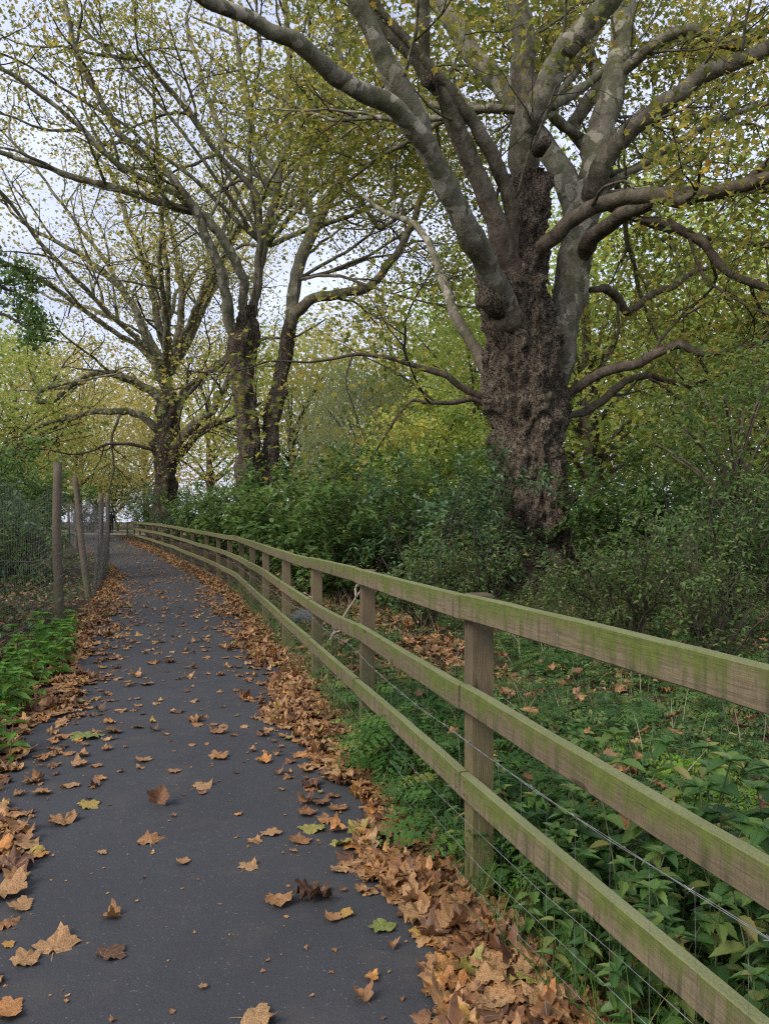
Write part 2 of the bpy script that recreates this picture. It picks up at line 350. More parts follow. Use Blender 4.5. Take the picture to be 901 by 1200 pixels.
def frond_template(npair=6, leaf=.3, seed=0):   # feathery compound leaf, one mesh per frond
    r = np.random.default_rng(seed); V = []; Q = []
    for i in range(npair):
        t = .2 + .75 * i / (npair - 1); ln = leaf * (1.15 - t) * 1.3
        for sgn in (-1, 1):
            for k in range(4):
                u = (k + .6) / 4.; o = A(sgn * ln * u, t + ln * u * .45, 0)
                for s2 in (-1, 1):
                    d = A(sgn * .55 + s2 * .25 * sgn, .55 + s2 * .5, r.normal(0, .15)); d = norm(d) * ln * .42 * (1.15 - .6 * u)
                    w = norm(np.cross(d, (0, 0, 1))) * np.linalg.norm(d) * .28
                    b = len(V); V += [o, o + d * .5 + w, o + d, o + d * .5 - w]; Q.append((b, b + 1, b + 2, b + 3))
    V = np.array(V); V[:, 2] += -.35 * V[:, 1] ** 2 - .25 * np.abs(V[:, 0]); 
    return V, [np.array(Q)], V[:, :2]
T_FROND = frond_template()

def frames(N, ang):
    """rotation matrices whose third axis is N, spun by ang."""
    N = N / (np.linalg.norm(N, axis=1)[:, None] + 1e-9)
    ref = np.where(np.abs(N[:, 2:3]) < .95, A(0, 0, 1), A(1, 0, 0))
    U = np.cross(ref, N); U /= (np.linalg.norm(U, axis=1)[:, None] + 1e-9); W = np.cross(N, U)
    c, s = np.cos(ang)[:, None], np.sin(ang)[:, None]
    return np.stack([U * c + W * s, -U * s + W * c, N], -1)
def frames_dir(D, up):
    """y axis along D, z axis near up."""
    D = D / (np.linalg.norm(D, axis=1)[:, None] + 1e-9); X = np.cross(D, up); X /= (np.linalg.norm(X, axis=1)[:, None] + 1e-9)
    return np.stack([X, D, np.cross(X, D)], -1)
def scatter(tpl, Ps, R, S):
    T, polys, uv = tpl; n = len(Ps); k = len(T)
    V = Ps[:, None, :] + np.einsum('nij,kj->nki', R, T) * np.asarray(S)[:, None, None]
    off = (np.arange(n) * k)[:, None, None]
    return V.reshape(-1, 3), [(p[None] + off).reshape(-1, p.shape[1]) for p in polys], k, np.tile(uv, (n, 1))
def leaf_mesh(name, tpl, Ps, R, S, rnd, mat, uv=False):
    V, polys, k, u = scatter(tpl, Ps, R, S)
    return mesh_from(name, V, polys, mat, rnd=np.repeat(rnd, k), uv=u if uv else None)
def up_normals(n, spread, r=rng):
    N = r.normal(0, spread, (n, 3)); N[:, 2] = np.abs(1 + N[:, 2] * .3); return N

# ------------------------------------------------------------------ growth
def polyline(pts, n):
    pts = np.asarray(pts, float); d = np.r_[0, np.cumsum(np.linalg.norm(np.diff(pts, axis=0), axis=1))]
    t = np.linspace(0, d[-1], n)
    # Catmull-like smoothing by interpolating then averaging
    P_ = np.column_stack([np.interp(t, d, pts[:, i]) for i in range(pts.shape[1])])
    for _ in range(1): P_[1:-1] = P_[1:-1] * .5 + (P_[:-2] + P_[2:]) * .25
    return P_
def grow(r, out, start, d, L, rad, lev, maxlev, sp):
    n = sp['n'][lev]; st = L / n; pts = [start]; ds = [d]
    w = sp['wander'][lev]; bias = sp.get('bias', A(0, 0, .05))
    for i in range(n):
        d = norm(d + r.normal(0, w, 3) + bias); pts.append(pts[-1] + d * st); ds.append(d)
    pts = np.array(pts); rads = rad * np.linspace(1, .35, n + 1)
    out.append((lev, pts, rads))
    if lev < maxlev: children(r, out, pts, np.array(ds), rads, L, lev, maxlev, sp)
def children(r, out, pts, ds, rads, L, lev, maxlev, sp, t0=.2):
    k = int(max(2, round(sp['kids'][lev] * L * r.uniform(.8, 1.2)))); n = len(pts) - 1
    for j in range(k):
        t = lin((j + r.uniform(0, 1)) / k, t0, 1.0) * n; i = min(int(t), n - 1); f = t - i
        p = pts[i] * (1 - f) + pts[i + 1] * f; d = ds[min(i + 1, len(ds) - 1)]
        perp = norm(np.cross(d, r.normal(0, 1, 3))); a = math.radians(r.uniform(*sp['ang']))
        cd = norm(d * math.cos(a) + perp * math.sin(a) + sp.get('out', A(0, 0, 0)))
        frac = t / n
        cl = sp['len'][lev] * r.uniform(.6, 1.25) * (1.1 - .45 * frac)
        cr = min(rads[i] * .62, sp['rmax'][lev])
        grow(r, out, p, cd, cl, cr, lev + 1, maxlev, sp)
def leaves_on(r, br, lev_from, per_m, jitter):
    Ps = []; Ds = []
    for lev, pts, rads in br:
        if lev < lev_from: continue
        L = np.linalg.norm(np.diff(pts, axis=0), axis=1).sum(); k = r.poisson(per_m * L)
        if k == 0: continue
        t = r.uniform(.1, 1, k) * (len(pts) - 1); i = np.minimum(t.astype(int), len(pts) - 2); f = (t - i)[:, None]
        Ps.append(pts[i] * (1 - f) + pts[i + 1] * f); Ds.append(pts[i + 1] - pts[i])
    Ps = np.vstack(Ps); Ds = np.vstack(Ds)
    return Ps + r.normal(0, jitter, Ps.shape), Ds

def build_tree(name, label, base, trunks, limbs, sp, leaf, mats, seed, density=1., auto=(), group=None, lsize=.14, tint=(0, 1), extra=None, clear=None, jit=.26, veil=0.):
    """trunks: [mesh]; limbs: [(points3, radii, material key, leafy)] traced from the photograph, given their own depth."""
    r = np.random.default_rng(seed)
    root = thing(name, label, 'tree', base, 0, group); b0 = A(*base)
    for me in trunks: link('trunk', me, root)
    allbr = []
    for li in list(limbs) + list(auto):
        pts, rad, mk, leafy = li; pts = polyline(pts, max(10, int(len(pts) * 7))) - b0
        rr = np.interp(np.linspace(0, 1, len(pts)), np.linspace(0, 1, len(rad)), rad)
        wob = np.array([noise.noise_vector(Vector(p * .9)) for p in pts]) * np.minimum(rr, .14)[:, None] * .9 + np.array([noise.noise_vector(Vector(p * 2.7)) for p in pts]) * np.minimum(rr, .1)[:, None] * .45; wob[0] = 0
        pts = pts + wob
        kn = np.zeros(len(pts))
        for q0 in r.uniform(2, len(pts), max(2, len(pts) // 9)): kn += r.uniform(.03, .11) * np.exp(-((np.arange(len(pts)) - q0) / r.uniform(.7, 1.6)) ** 2)
        rr = rr * (1 + kn + .10 * np.array([noise.noise(Vector(p * 1.6 + A(9, 0, 0))) for p in pts])); mb = MB(); mb.tube(pts, rr, 18 if rr[0] > .1 else 9, .13, 2.2)
        br = []; mt = MB()
        if leafy:
            ds = np.gradient(pts, axis=0); ds /= np.linalg.norm(ds, axis=1)[:, None]
            L = np.linalg.norm(np.diff(pts, axis=0), axis=1).sum()
            children(r, br, pts, ds, rr, L * leafy, 0, 3, sp, .25)
            grow(r, br, pts[-1], ds[-1], sp['len'][0], rr[-1] * .9, 1, 3, sp)
            for lev, p, q in br: (mb if lev == 1 and q[0] > .035 else mt).tube(p, np.maximum(q, .006), {1: 7, 2: 5, 3: 4}[lev], cap=False)
            allbr += br
        Vl = np.vstack(mb.v + mt.v); ql, tl = np.vstack(mb.q), np.vstack(mb.t); qt = np.vstack(mt.q) + mb.n if mt.q else np.zeros((0, 4), int)
        link('limb', mesh_from('limb', Vl, [ql, tl, qt], [M[mk], M['twig']], smooth=True, midx=np.r_[np.zeros(len(ql) + len(tl)), np.ones(len(qt))]), root)
    if extra:
        for nm, me in extra: link(nm, me, root)
    Ps, Ds = leaves_on(r, allbr, 2, density, jit)
    if veil: Ps = Ps + A(0, veil, veil * .35) * np.abs(r.normal(0, 1, (len(Ps), 1)))
    if clear is not None: k = clear(Ps + b0); Ps = Ps[k]
    n = len(Ps); Nn = up_normals(n, .75, r)
    rv = np.clip(r.beta(2, 2.2, n) * .9 + .18 * np.array([noise.noise(Vector(p * .35)) for p in Ps]), 0, 1)
    link('crown', leaf_mesh('crown', leaf, Ps, frames(Nn, r.uniform(0, 6.28, n)), r.uniform(.6, 1.15, n) * lsize, lin(rv, *tint), M[mats]), root)
    print(name, 'leaves', n, 'branches', len(allbr))
    return root

# ================================================================== SETTING
def axis(parts):
    out = [np.linspace(a, b, n, endpoint=False) for a, b, n in parts]; return np.concatenate(out + [[parts[-1][1]]])
xs = axis([(-400, -60, 14), (-60, -14, 46), (-14, -6, 40), (-6, 5, 110), (5, 14, 45), (14, 60, 30), (60, 400, 14)])
ys = axis([(-60, -4, 20), (-4, 12, 130), (12, 30, 70), (30, 70, 60), (70, 500, 30)])
Xg, Yg = np.meshgrid(xs, ys); Zg = gz(Xg, Yg) + .012 * vnoise(Xg, Yg, 3.) * (np.abs(Xg) < 15)
idx = np.arange(Xg.size).reshape(Xg.shape)
quad = np.stack([idx[:-1, :-1], idx[:-1, 1:], idx[1:, 1:], idx[1:, :-1]], -1).reshape(-1, 4)
tag(link('ground', mesh_from('ground', np.column_stack([Xg.ravel(), Yg.ravel(), Zg.ravel()]), [quad], M['soil'], smooth=True)), kind='structure')

yp = axis([(-8, 12, 100), (12, 57, 90)]); tt = np.linspace(0, 1, 15)
Lp = pathL(yp) - .14 + .05 * np.sin(yp * 2.3) + .03 * np.sin(yp * 7.1); Rp = pathR(yp) + .14 + .05 * np.sin(yp * 1.9 + 1) + .03 * np.sin(yp * 6.3)
Xp = Lp[:, None] * (1 - tt) + Rp[:, None] * tt; Yp = np.repeat(yp[:, None], 15, 1)
Zp = rise(Yp) + .012 + .018 * (1 - (2 * tt[None] - 1) ** 2) + .004 * vnoise(Xp, Yp, 1.2)
idx = np.arange(Xp.size).reshape(Xp.shape)
quad = np.stack([idx[:-1, :-1], idx[:-1, 1:], idx[1:, 1:], idx[1:, :-1]], -1).reshape(-1, 4)
tag(link('path', mesh_from('path', np.column_stack([Xp.ravel(), Yp.ravel(), Zp.ravel()]), [quad], M['asphalt'], smooth=True)), kind='structure')
def path_z(X, Y):
    t = (X - pathL(Y) + .14) / (pathR(Y) - pathL(Y) + .28); return rise(Y) + .012 + .018 * (1 - (2 * np.clip(t, 0, 1) - 1) ** 2)
def sheet(name, x0, x1, y0, y1, z, mat, nx=30, ny=8):
    X, Y = np.meshgrid(np.linspace(x0, x1, nx), np.linspace(y0, y1, ny)); i = np.arange(X.size).reshape(X.shape)
    q = np.stack([i[:-1, :-1], i[:-1, 1:], i[1:, 1:], i[1:, :-1]], -1).reshape(-1, 4)
    return tag(link(name, mesh_from(name, np.column_stack([X.ravel(), Y.ravel() + .3 * np.sin(X.ravel() * .3), np.full(X.size, z)]), [q], mat)), kind='structure')
sheet('crossing_path', -70, 10, 56.5, 64, .425, M['gravel']); sheet('lawn', -90, 20, 64.2, 84, .43, M['lawn'])

# ================================================================== WOODEN FENCE
RZ = {1.05: (1.14, .735, .40), 3.0: (1.177, .827, .487), 5.06: (1.151, .785, .426), 7.0: (1.126, .745, .40), 8.7: (1.13, .774, .416), 10.7: (1.139, .80, .414), 14.5: (1.16, .80, .44)}
wf = thing('post_and_rail_fence', 'three rail wooden fence green with algae running along the right of the path', 'fence', (0, 0, 0))
def chamfer_board(L, h, t, c=.004, n=14, seed=0):
    r = np.random.default_rng(seed)
    prof = [(-t / 2 + c, -h / 2), (t / 2 - c, -h / 2), (t / 2, -h / 2 + c), (t / 2, h / 2 - c), (t / 2 - c, h / 2), (-t / 2 + c, h / 2), (-t / 2, h / 2 - c), (-t / 2, -h / 2 + c)]
    V = []; x = np.linspace(0, L, n); bow = r.normal(0, .004)
    for i in range(n):
        dz = bow * math.sin(math.pi * i / (n - 1)) + r.normal(0, .0006); dy = r.normal(0, .0006)
        V += [(x[i], y + dy, z + dz + r.normal(0, .0005)) for y, z in prof]
    k = 8; Q = [(i * k + j, i * k + (j + 1) % k, (i + 1) * k + (j + 1) % k, (i + 1) * k + j) for i in range(n - 1) for j in range(k)]
    ends = np.array([list(range(8)), list(range((n - 1) * 8 + 7, (n - 1) * 8 - 1, -1))]); nq = len(Q); nails = []
    if seed < 60:
        for xn in (.035, L - .035):
            for zn in (-.024, .024):
                for sy in (-1, 1):
                    b = len(V); V += [(xn + .0045 * math.cos(a_ * math.pi / 4), sy * (t / 2 + .0015), zn + .0045 * math.sin(a_ * math.pi / 4)) for a_ in range(8)]; nails.append([b + a_ for a_ in range(8)])
    oct_ = np.vstack([ends] + ([np.array(nails)] if nails else []))
    return mesh_from('rail', np.array(V), [np.array(Q)[:, ::-1], oct_], [M['rail'], M['nail']], midx=np.r_[np.zeros(nq + 2), np.ones(len(nails))])
fp = FE[1:]
for i, (Y, X) in enumerate(fp):
    g0 = float(rise(Y)); sq = (1.0 if Y < 30 else lin((Y - 30) / 14, 1, .86))
    zs = RZ.get(round(float(Y), 2), (1.15, .79, .425)); zs = [g0 + z * sq for z in zs]
    d = norm(A(fp[min(i + 1, len(fp) - 1)][1] - fp[max(i - 1, 0)][1], fp[min(i + 1, len(fp) - 1)][0] - fp[max(i - 1, 0)][0], 0)); nrm = A(d[1], -d[0], 0)
    c = A(X, Y, 0)
    mb = MB(); hw = .043; top = zs[0] + (-.002 if i == 1 else -.014); zz = [-.35, top - .9 - g0, top - .45, top - .006, top]; ins = [0, 0, 0, 0, .005]
    for k in range(5):
        z = zz[k] if k != 1 else g0 + .3
        e = hw - ins[k]; mb.v.append(np.array([(sx * e, sy * e, z - (g0 if False else 0)) for sx, sy in ((-1, -1), (1, -1), (1, 1), (-1, 1))])); 
    q = [(k * 4 + j, k * 4 + (j + 1) % 4, k * 4 + 4 + (j + 1) % 4, k * 4 + 4 + j) for k in range(4) for j in range(4)] + [(16, 17, 18, 19)]
    mb.q = [np.array(q)]
    po = link('post', mb.mesh('post', M['post'], False), wf, c, (random.uniform(-.01, .01), random.uniform(-.012, .012), math.atan2(d[1], d[0])))
    if i + 1 < len(fp):
        Y2, X2 = fp[i + 1]; g2 = float(rise(Y2)); sq2 = (1.0 if Y2 < 30 else lin((Y2 - 30) / 14, 1, .86))
        zs2 = [g2 + z * sq2 for z in RZ.get(round(float(Y2), 2), (1.15, .79, .425))]
        for a, b in zip(zs, zs2):
            p, q2 = A(X, Y, a - .048 + random.uniform(-.006, .006)) - nrm * .064, A(X2, Y2, b - .048 + random.uniform(-.006, .006)) - nrm * .064; v = q2 - p; L = np.linalg.norm(v)
            ro = link('rail', chamfer_board(L - .006, .096, .038, seed=i * 7 + int(a * 100)), wf, p)
            ro.rotation_euler = (0, -math.asin(v[2] / L), math.atan2(v[1], v[0]))
# wire strands and netting stapled on the path side
mb = MB(); yy = np.arange(1.0, 44, .35); fx = fenceX(yy)
wd = np.gradient(fx, yy); off = -.096
for z, sag in ((.64, .03), (.33, .02), (.22, .015), (.115, .01)):
    ph = random.uniform(0, 6)
    zc = rise(yy) + z - sag * np.abs(np.sin(np.pi * (yy - 3.0) / 2)) + np.array([random.gauss(0, .004) for _ in yy])
    if z > .6:
        for s in (0, 1): mb.tube(np.column_stack([fx + off - .006 + .003 * np.cos(yy * 25 + s * 3.14), yy, zc + .003 * np.sin(yy * 25 + s * 3.14)]), .0012, 4)
    else: mb.tube(np.column_stack([fx + off - .006, yy, zc]), .0012, 4)
for y in np.arange(1.0, 30, .15):
    x = float(fenceX(y)) + off - .003; g0 = float(rise(y)); mb.tube([(x, y, g0 + .02), (x + random.gauss(0, .006), y + random.gauss(0, .006), g0 + .35), (x, y, g0 + .62)], .0006, 3, cap=False)
for y in np.arange(1.1, 16, .22):     # barbs
    x = float(fenceX(y)) + off - .006; z = float(rise(y)) + .64 - .03 * abs(math.sin(math.pi * (y - 3) / 2))
    for k in range(2):
        d = norm(np.random.default_rng(int(y * 100) + k).normal(0, 1, 3)) * .016; mb.tube([A(x, y, z) - d, A(x, y, z) + d], .0014, 3)
link('wire_netting', mb.mesh('wire_netting', M['wire']), wf)

# ================================================================== MESH FENCE (left)
mf = thing('wire_mesh_fence', 'tall wire mesh fence on round timber posts along the left of the path', 'fence', (0, 0, 0))
tops = {}
for i, (Y, X) in enumerate(MF[1:]):
    g0 = float(gz(X, Y)); h = (2.3, 2.27, 2.28, 2.1, 2.2, 2.1, 2.1)[i]; lean = (-.02, -.03, -.27, .03, .05, 0, 0)[i]
    mb = MB(); t = np.linspace(-.3, 1, 12); r0 = .064 if i < 2 else .06
    mb.tube(np.column_stack([lean * np.clip(t, 0, 1) + .01 * np.sin(t * 7 + i), .01 * np.cos(t * 5 + i), t * h]), r0 * (1.04 - .1 * np.clip(t, 0, 1)), 14, .06, 5.)
    link('post', mb.mesh('post', M['roundpost']), mf, (X, Y, g0))
mb = MB()
ym = np.arange(5.0, 38, .10); xm = meshX(ym) + .085
def nz(y, z, k=0): return .03 * noise.noise(Vector((y * .9, z * 2, 3.3 + k)))
def topz(y): return 1.80 + .10 * math.cos(y * 1.75) + .05 * noise.noise(Vector((y * .5, 0, 7)))
for j, (x, y) in enumerate(zip(xm, ym)):
    g0 = float(rise(y)); tz = topz(y); zz = np.linspace(.04, tz, 9)
    mb.tube([(x + nz(y, z), y + nz(y, z, 5), g0 + z) for z in zz], .0014, 3, cap=False)
for k in range(24):
    f = k / 23; sel = ym[::3]; xx = meshX(sel) + .085
    mb.tube([(x + nz(y, .04 + f * topz(y)), y, float(rise(y)) + .04 + f * (topz(y) - .04)) for x, y in zip(xx, sel)], .0014 if k not in (0, 12, 23) else .0025, 3, cap=False)
link('wire_netting', mb.mesh('wire_netting', M['wire']), mf)
mb = MB()
for z0, amp_, ph in ((1.92, .08, 0), (1.42, .05, 1), (1.05, .05, 2), (.7, .06, 3), (.35, .06, 4)):
    mb.tube([(float(meshX(y)) + .10, y, float(rise(y)) + z0 - amp_ * abs(math.sin((y - 11.1) / 3.6 * math.pi)) + .03 * math.sin(y * .9 + ph)) for y in np.arange(4.0, 38, .4)], .0032, 4)
link('straining_wire', mb.mesh('straining_wire', M['wire']), mf)

# ================================================================== BIG TREES
SP = dict(n=(6, 7, 6, 4), wander=(.12, .17, .22, .28), kids=(1.0, 1.25, 2.0), ang=(28, 65), len=(2.9, 1.7, .85), rmax=(.038, .017, .009), bias=A(0, 0, .035))
def L3(pts, Z0, Z1, r0, r1, mk='pale', leafy=1.):
    """limb traced in the photograph: pixel polyline, its depth running from Z0 to Z1, half widths in pixels."""
    P_ = np.array(pts, float); d = np.r_[0, np.cumsum(np.hypot(*np.diff(P_, axis=0).T))]; t = d / d[-1]; Z = Z0 + (Z1 - Z0) * t ** .8
    return ([px(x, y, z) for (x, y), z in zip(P_, Z)], [lin(u, r0, r1) * z / F * (.93 + .22 * max(0, 1 - u * 9)) * min(1., .5 + u * 14) * (.86 if Z0 > 20 else 1.) for u, z in zip(t, Z)], mk, leafy)
def gnarled_trunk(rows, Z, sides, nrow, burrs, amp, name='trunk', base=(0, 0, 0)):
    R_ = np.array(rows, float); ys_ = np.linspace(R_[0, 0], R_[-1, 0], nrow); o = R_[:, 0].argsort()
    cx = np.interp(ys_, R_[o, 0], R_[o, 1]); hw = np.interp(ys_, R_[o, 0], R_[o, 2])
    for _ in range(4): cx[1:-1] = cx[1:-1] * .5 + (cx[2:] + cx[:-2]) * .25; hw[1:-1] = hw[1:-1] * .5 + (hw[2:] + hw[:-2]) * .25
    V = []
    for y, c, h in zip(ys_, cx, hw):
        p = px(c, y, Z); rad = h * Z / F
        for k in range(sides):
            a = 2 * math.pi * k / sides; dx, dy = math.sin(a), -math.cos(a)
            q = Vector((p[0] + dx * rad, p[1] + dy * rad, p[2]))
            f = noise.fractal(Vector((q.x * 2.3, q.y * 2.3, q.z * 1.1)), .9, 2., 4) * .15
            f += (noise.ridged_multi_fractal(Vector((q.x * 3.4, q.y * 3.4, q.z * .75)), 1., 2.1, 4, 1., 2.) - 1.2) * .085
            f += noise.fractal(Vector((q.x * 9, q.y * 9, q.z * 5)), .9, 2., 3) * .038
            vd = noise.voronoi(Vector((q.x * 2.2, q.y * 2.2, q.z * 1.5)))[0][0]; f += max(0, .45 - vd) * .34
            for bx, by, ba, br, bh in burrs:   # pixel position, facing angle, radius px, height m
                bp = px(bx, by, Z); aa = math.radians(ba); bq = Vector((p[0] + math.sin(aa) * rad, p[1] - math.cos(aa) * rad, bp[2]))
                dd = (q - bq).length / (br * Z / F)
                if dd < 2.2: f += bh * math.exp(-dd * dd * 1.4) / amp * (.8 + .5 * noise.noise(q * 7))
            rr = rad * .87 + f * amp * 1.25
            V.append((p[0] + dx * rr - base[0], p[1] + dy * rr - base[1], p[2] - base[2]))
    i = np.arange(nrow * sides).reshape(nrow, sides)
    q = np.stack([i[:-1], np.roll(i[:-1], -1, 1), np.roll(i[1:], -1, 1), i[1:]], -1).reshape(-1, 4)
    return mesh_from(name, np.array(V), [q, i[-1][None]], M['rugged'], smooth=True)

Z1 = 16.0; B1 = tuple(px(620, 610 + (EYE - .0) * F / Z1, Z1))
trunk1 = gnarled_trunk([(712, 622, 76), (690, 622, 62), (665, 623, 51), (632, 624, 45), (585, 621, 47), (553, 622, 43), (520, 620, 45), (490, 620, 48), (442, 614, 52), (395, 608, 47), (363, 603, 43), (332, 602, 40), (300, 604, 36), (265, 611, 30), (235, 618, 23), (205, 620, 19)], Z1, 170, 330,
    [(583, 352, -25, 22, .42), (660, 585, 75, 12, .22), (645, 400, 70, 11, .2), (575, 478, -75, 13, .2), (617, 480, 5, 18, .16), (640, 540, 40, 14, .14), (600, 600, -30, 14, .14), (560, 330, -80, 14, .15), (630, 340, 40, 12, .14), (655, 655, 70, 14, .2)], 1., base=B1)
limbs1 = [
    L3([(618, 240), (617, 200), (617, 150), (615, 90), (613, 40), (611, -30), (604, -110)], 16, 15.5, 19, 9, 'grey', .8),
    L3([(606, 405), (590, 362), (571, 318), (553, 275), (535, 243), (517, 205), (500, 172), (478, 145), (455, 126), (420, 103), (390, 82), (345, 50), (300, 26), (250, 0), (212, -22), (165, -55)], 16.0, 10.0, 18, 7.5, 'pale', 0),
    L3([(498, 168), (490, 140), (472, 108), (452, 75), (432, 35), (412, 0), (395, -50)], 13.2, 12.0, 14, 9, 'pale', .7),
    L3([(608, 375), (600, 320), (586, 275), (574, 245), (562, 212), (548, 180), (535, 145), (521, 112), (505, 92)], 16.0, 14.0, 17, 10, 'grey', .25),
    L3([(505, 92), (500, 65), (498, 35), (496, 0), (490, -60)], 14.0, 13.2, 8, 6, 'grey', .9),
    L3([(604, 330), (600, 280), (595, 240), (586, 200), (566, 158), (545, 128), (530, 108), (512, 88)], 15.8, 13.9, 11, 7.5, 'grey', .35),
    L3([(678, 268), (672, 238), (660, 208), (652, 192), (634, 158), (602, 120), (566, 76), (540, 40), (505, 0), (480, -40)], 16.6, 18, 16, 10, 'pale', .8),
    L3([(642, 470), (652, 415), (662, 365), (670, 316), (677, 280), (686, 245), (692, 215)], 16.5, 16.6, 20, 21, 'smooth', 0),
    L3([(689, 250), (691, 225), (698, 180), (708, 130), (722, 72), (738, 0), (748, -60)], 16.6, 18, 19, 11, 'pale', .8),
    L3([(687, 250), (693, 220), (705, 192), (722, 168), (748, 142), (790, 110), (826, 88), (850, 76), (905, 57), (960, 40)], 16.5, 14, 13, 8, 'grey', .55),
    L3([(716, 105), (724, 86), (738, 72), (760, 54), (785, 42), (810, 38), (838, 50), (870, 54), (890, 40), (930, 20)], 17.5, 16, 8, 5, 'grey', .7),
    L3([(622, 310), (640, 284), (660, 266), (682, 252), (705, 242), (730, 236), (752, 230), (800, 229), (850, 220), (905, 206), (960, 196)], 15.8, 12.5, 10, 7, 'grey', .6),
    L3([(680, 305), (690, 278), (705, 264), (724, 252), (740, 245), (765, 234), (800, 229)], 16.4, 14.2, 12, 7, 'grey', .2),
    L3([(738, 254), (775, 262), (800, 270), (826, 286), (842, 312), (858, 325), (900, 338), (950, 352)], 15, 14, 6, 4, 'grey', .8),
    L3([(690, 340), (708, 338), (722, 348), (736, 366), (760, 345), (790, 335)], 16.6, 18, 6, 4, 'grey', .7),
    L3([(655, 470), (680, 452), (706, 436), (728, 430), (747, 426), (768, 412), (791, 404), (825, 415), (860, 408), (905, 402)], 16.4, 15, 7.5, 3, 'grey', .7),
    L3([(655, 490), (680, 482), (706, 468), (735, 446), (765, 440), (800, 452), (840, 452), (880, 440)], 16.8, 18.5, 6, 2, 'grey', .7),
    L3([(585, 455), (566, 420), (548, 388), (532, 365), (516, 325), (503, 288), (486, 262), (452, 250)], 17, 19.5, 9, 3, 'pale', .4),
    L3([(590, 478), (562, 464), (523, 440), (488, 430), (452, 417), (420, 414), (386, 421)], 16.6, 15.5, 5.5, 1.8, 'grey', .3),
    L3([(590, 485), (554, 466), (530, 472), (503, 473), (484, 468), (468, 482), (460, 495)], 16.6, 15.8, 4.5, 1.8, 'grey', .3),
    L3([(619, 165), (627, 125), (640, 92), (656, 66), (676, 44), (700, 20), (722, -6), (760, -50)], 15.8, 13.8, 17, 11, 'pale', .7),
    L3([(690, 190), (668, 150), (700, 100), (690, 60), (668, 20), (650, -30)], 17.5, 20, 9, 6, 'pale', .8),
]
def auto_limbs(r, start, n, el, length, r0, mk, az=(0, 360)):
    out = []
    for i in range(n):
        a = math.radians(lin((i + r.uniform(.1, .9)) / n, *az)); e = math.radians(r.uniform(*el)); d = A(math.cos(a) * math.cos(e), math.sin(a) * math.cos(e), math.sin(e)); L = r.uniform(*length)
        p = A(*start) + d * .2; pts = [p]
        for k in range(7): d = norm(d + r.normal(0, .13, 3) + A(0, 0, -.02)); pts.append(pts[-1] + d * L / 7)
        out.append((pts, list(np.linspace(r0, r0 * .3, 8) * r.uniform(.7, 1.1)), mk, .9))
    return out
ra = np.random.default_rng(5)
stubs = []   # broken branch stubs
for (a, b, r0, r1) in (((512, 98), (500, 92), 9, 8), ((631, 175), (640, 165), 9, 6), ((590, 362), (566, 345), 16, 12)):
    burr = MB(); burr.tube([px(*a, 14.0 if a[0] < 520 else 15.4) - A(*B1), px((a[0] + b[0]) / 2, (a[1] + b[1]) / 2, 13.9 if a[0] < 520 else 15.1) - A(*B1), px(*b, 13.8 if a[0] < 520 else 14.9) - A(*B1)], [r0 * Z1 / F, (r0 + r1) / 2 * Z1 / F, r1 * Z1 / F], 14, .25, 4.); stubs.append(('broken_stub', burr.mesh('broken_stub', M['rugged'])))
def clear1(Pw):   # keep the trunk and fork region as open as it is in the tree itself
    d = np.hypot(Pw[:, 0] - 2.9, (Pw[:, 1] - 15.6) * .6); return ~((d < 2.2) & (Pw[:, 2] < 9.5))
build_tree('plane_tree', 'massive old plane tree with dark burr covered trunk and pale spreading limbs', B1, [trunk1], limbs1, SP, T_PLANE, 'plane_leaf', 3, 28., auto_limbs(ra, px(640, 130, 16.6), 9, (0, 50), (7, 11), .11, 'pale', (15, 175)) + auto_limbs(ra, px(690, 230, 17), 4, (-8, 35), (6, 10), .09, 'grey', (-25, 85)), lsize=.145, extra=stubs, clear=clear1, jit=.4, veil=.5)

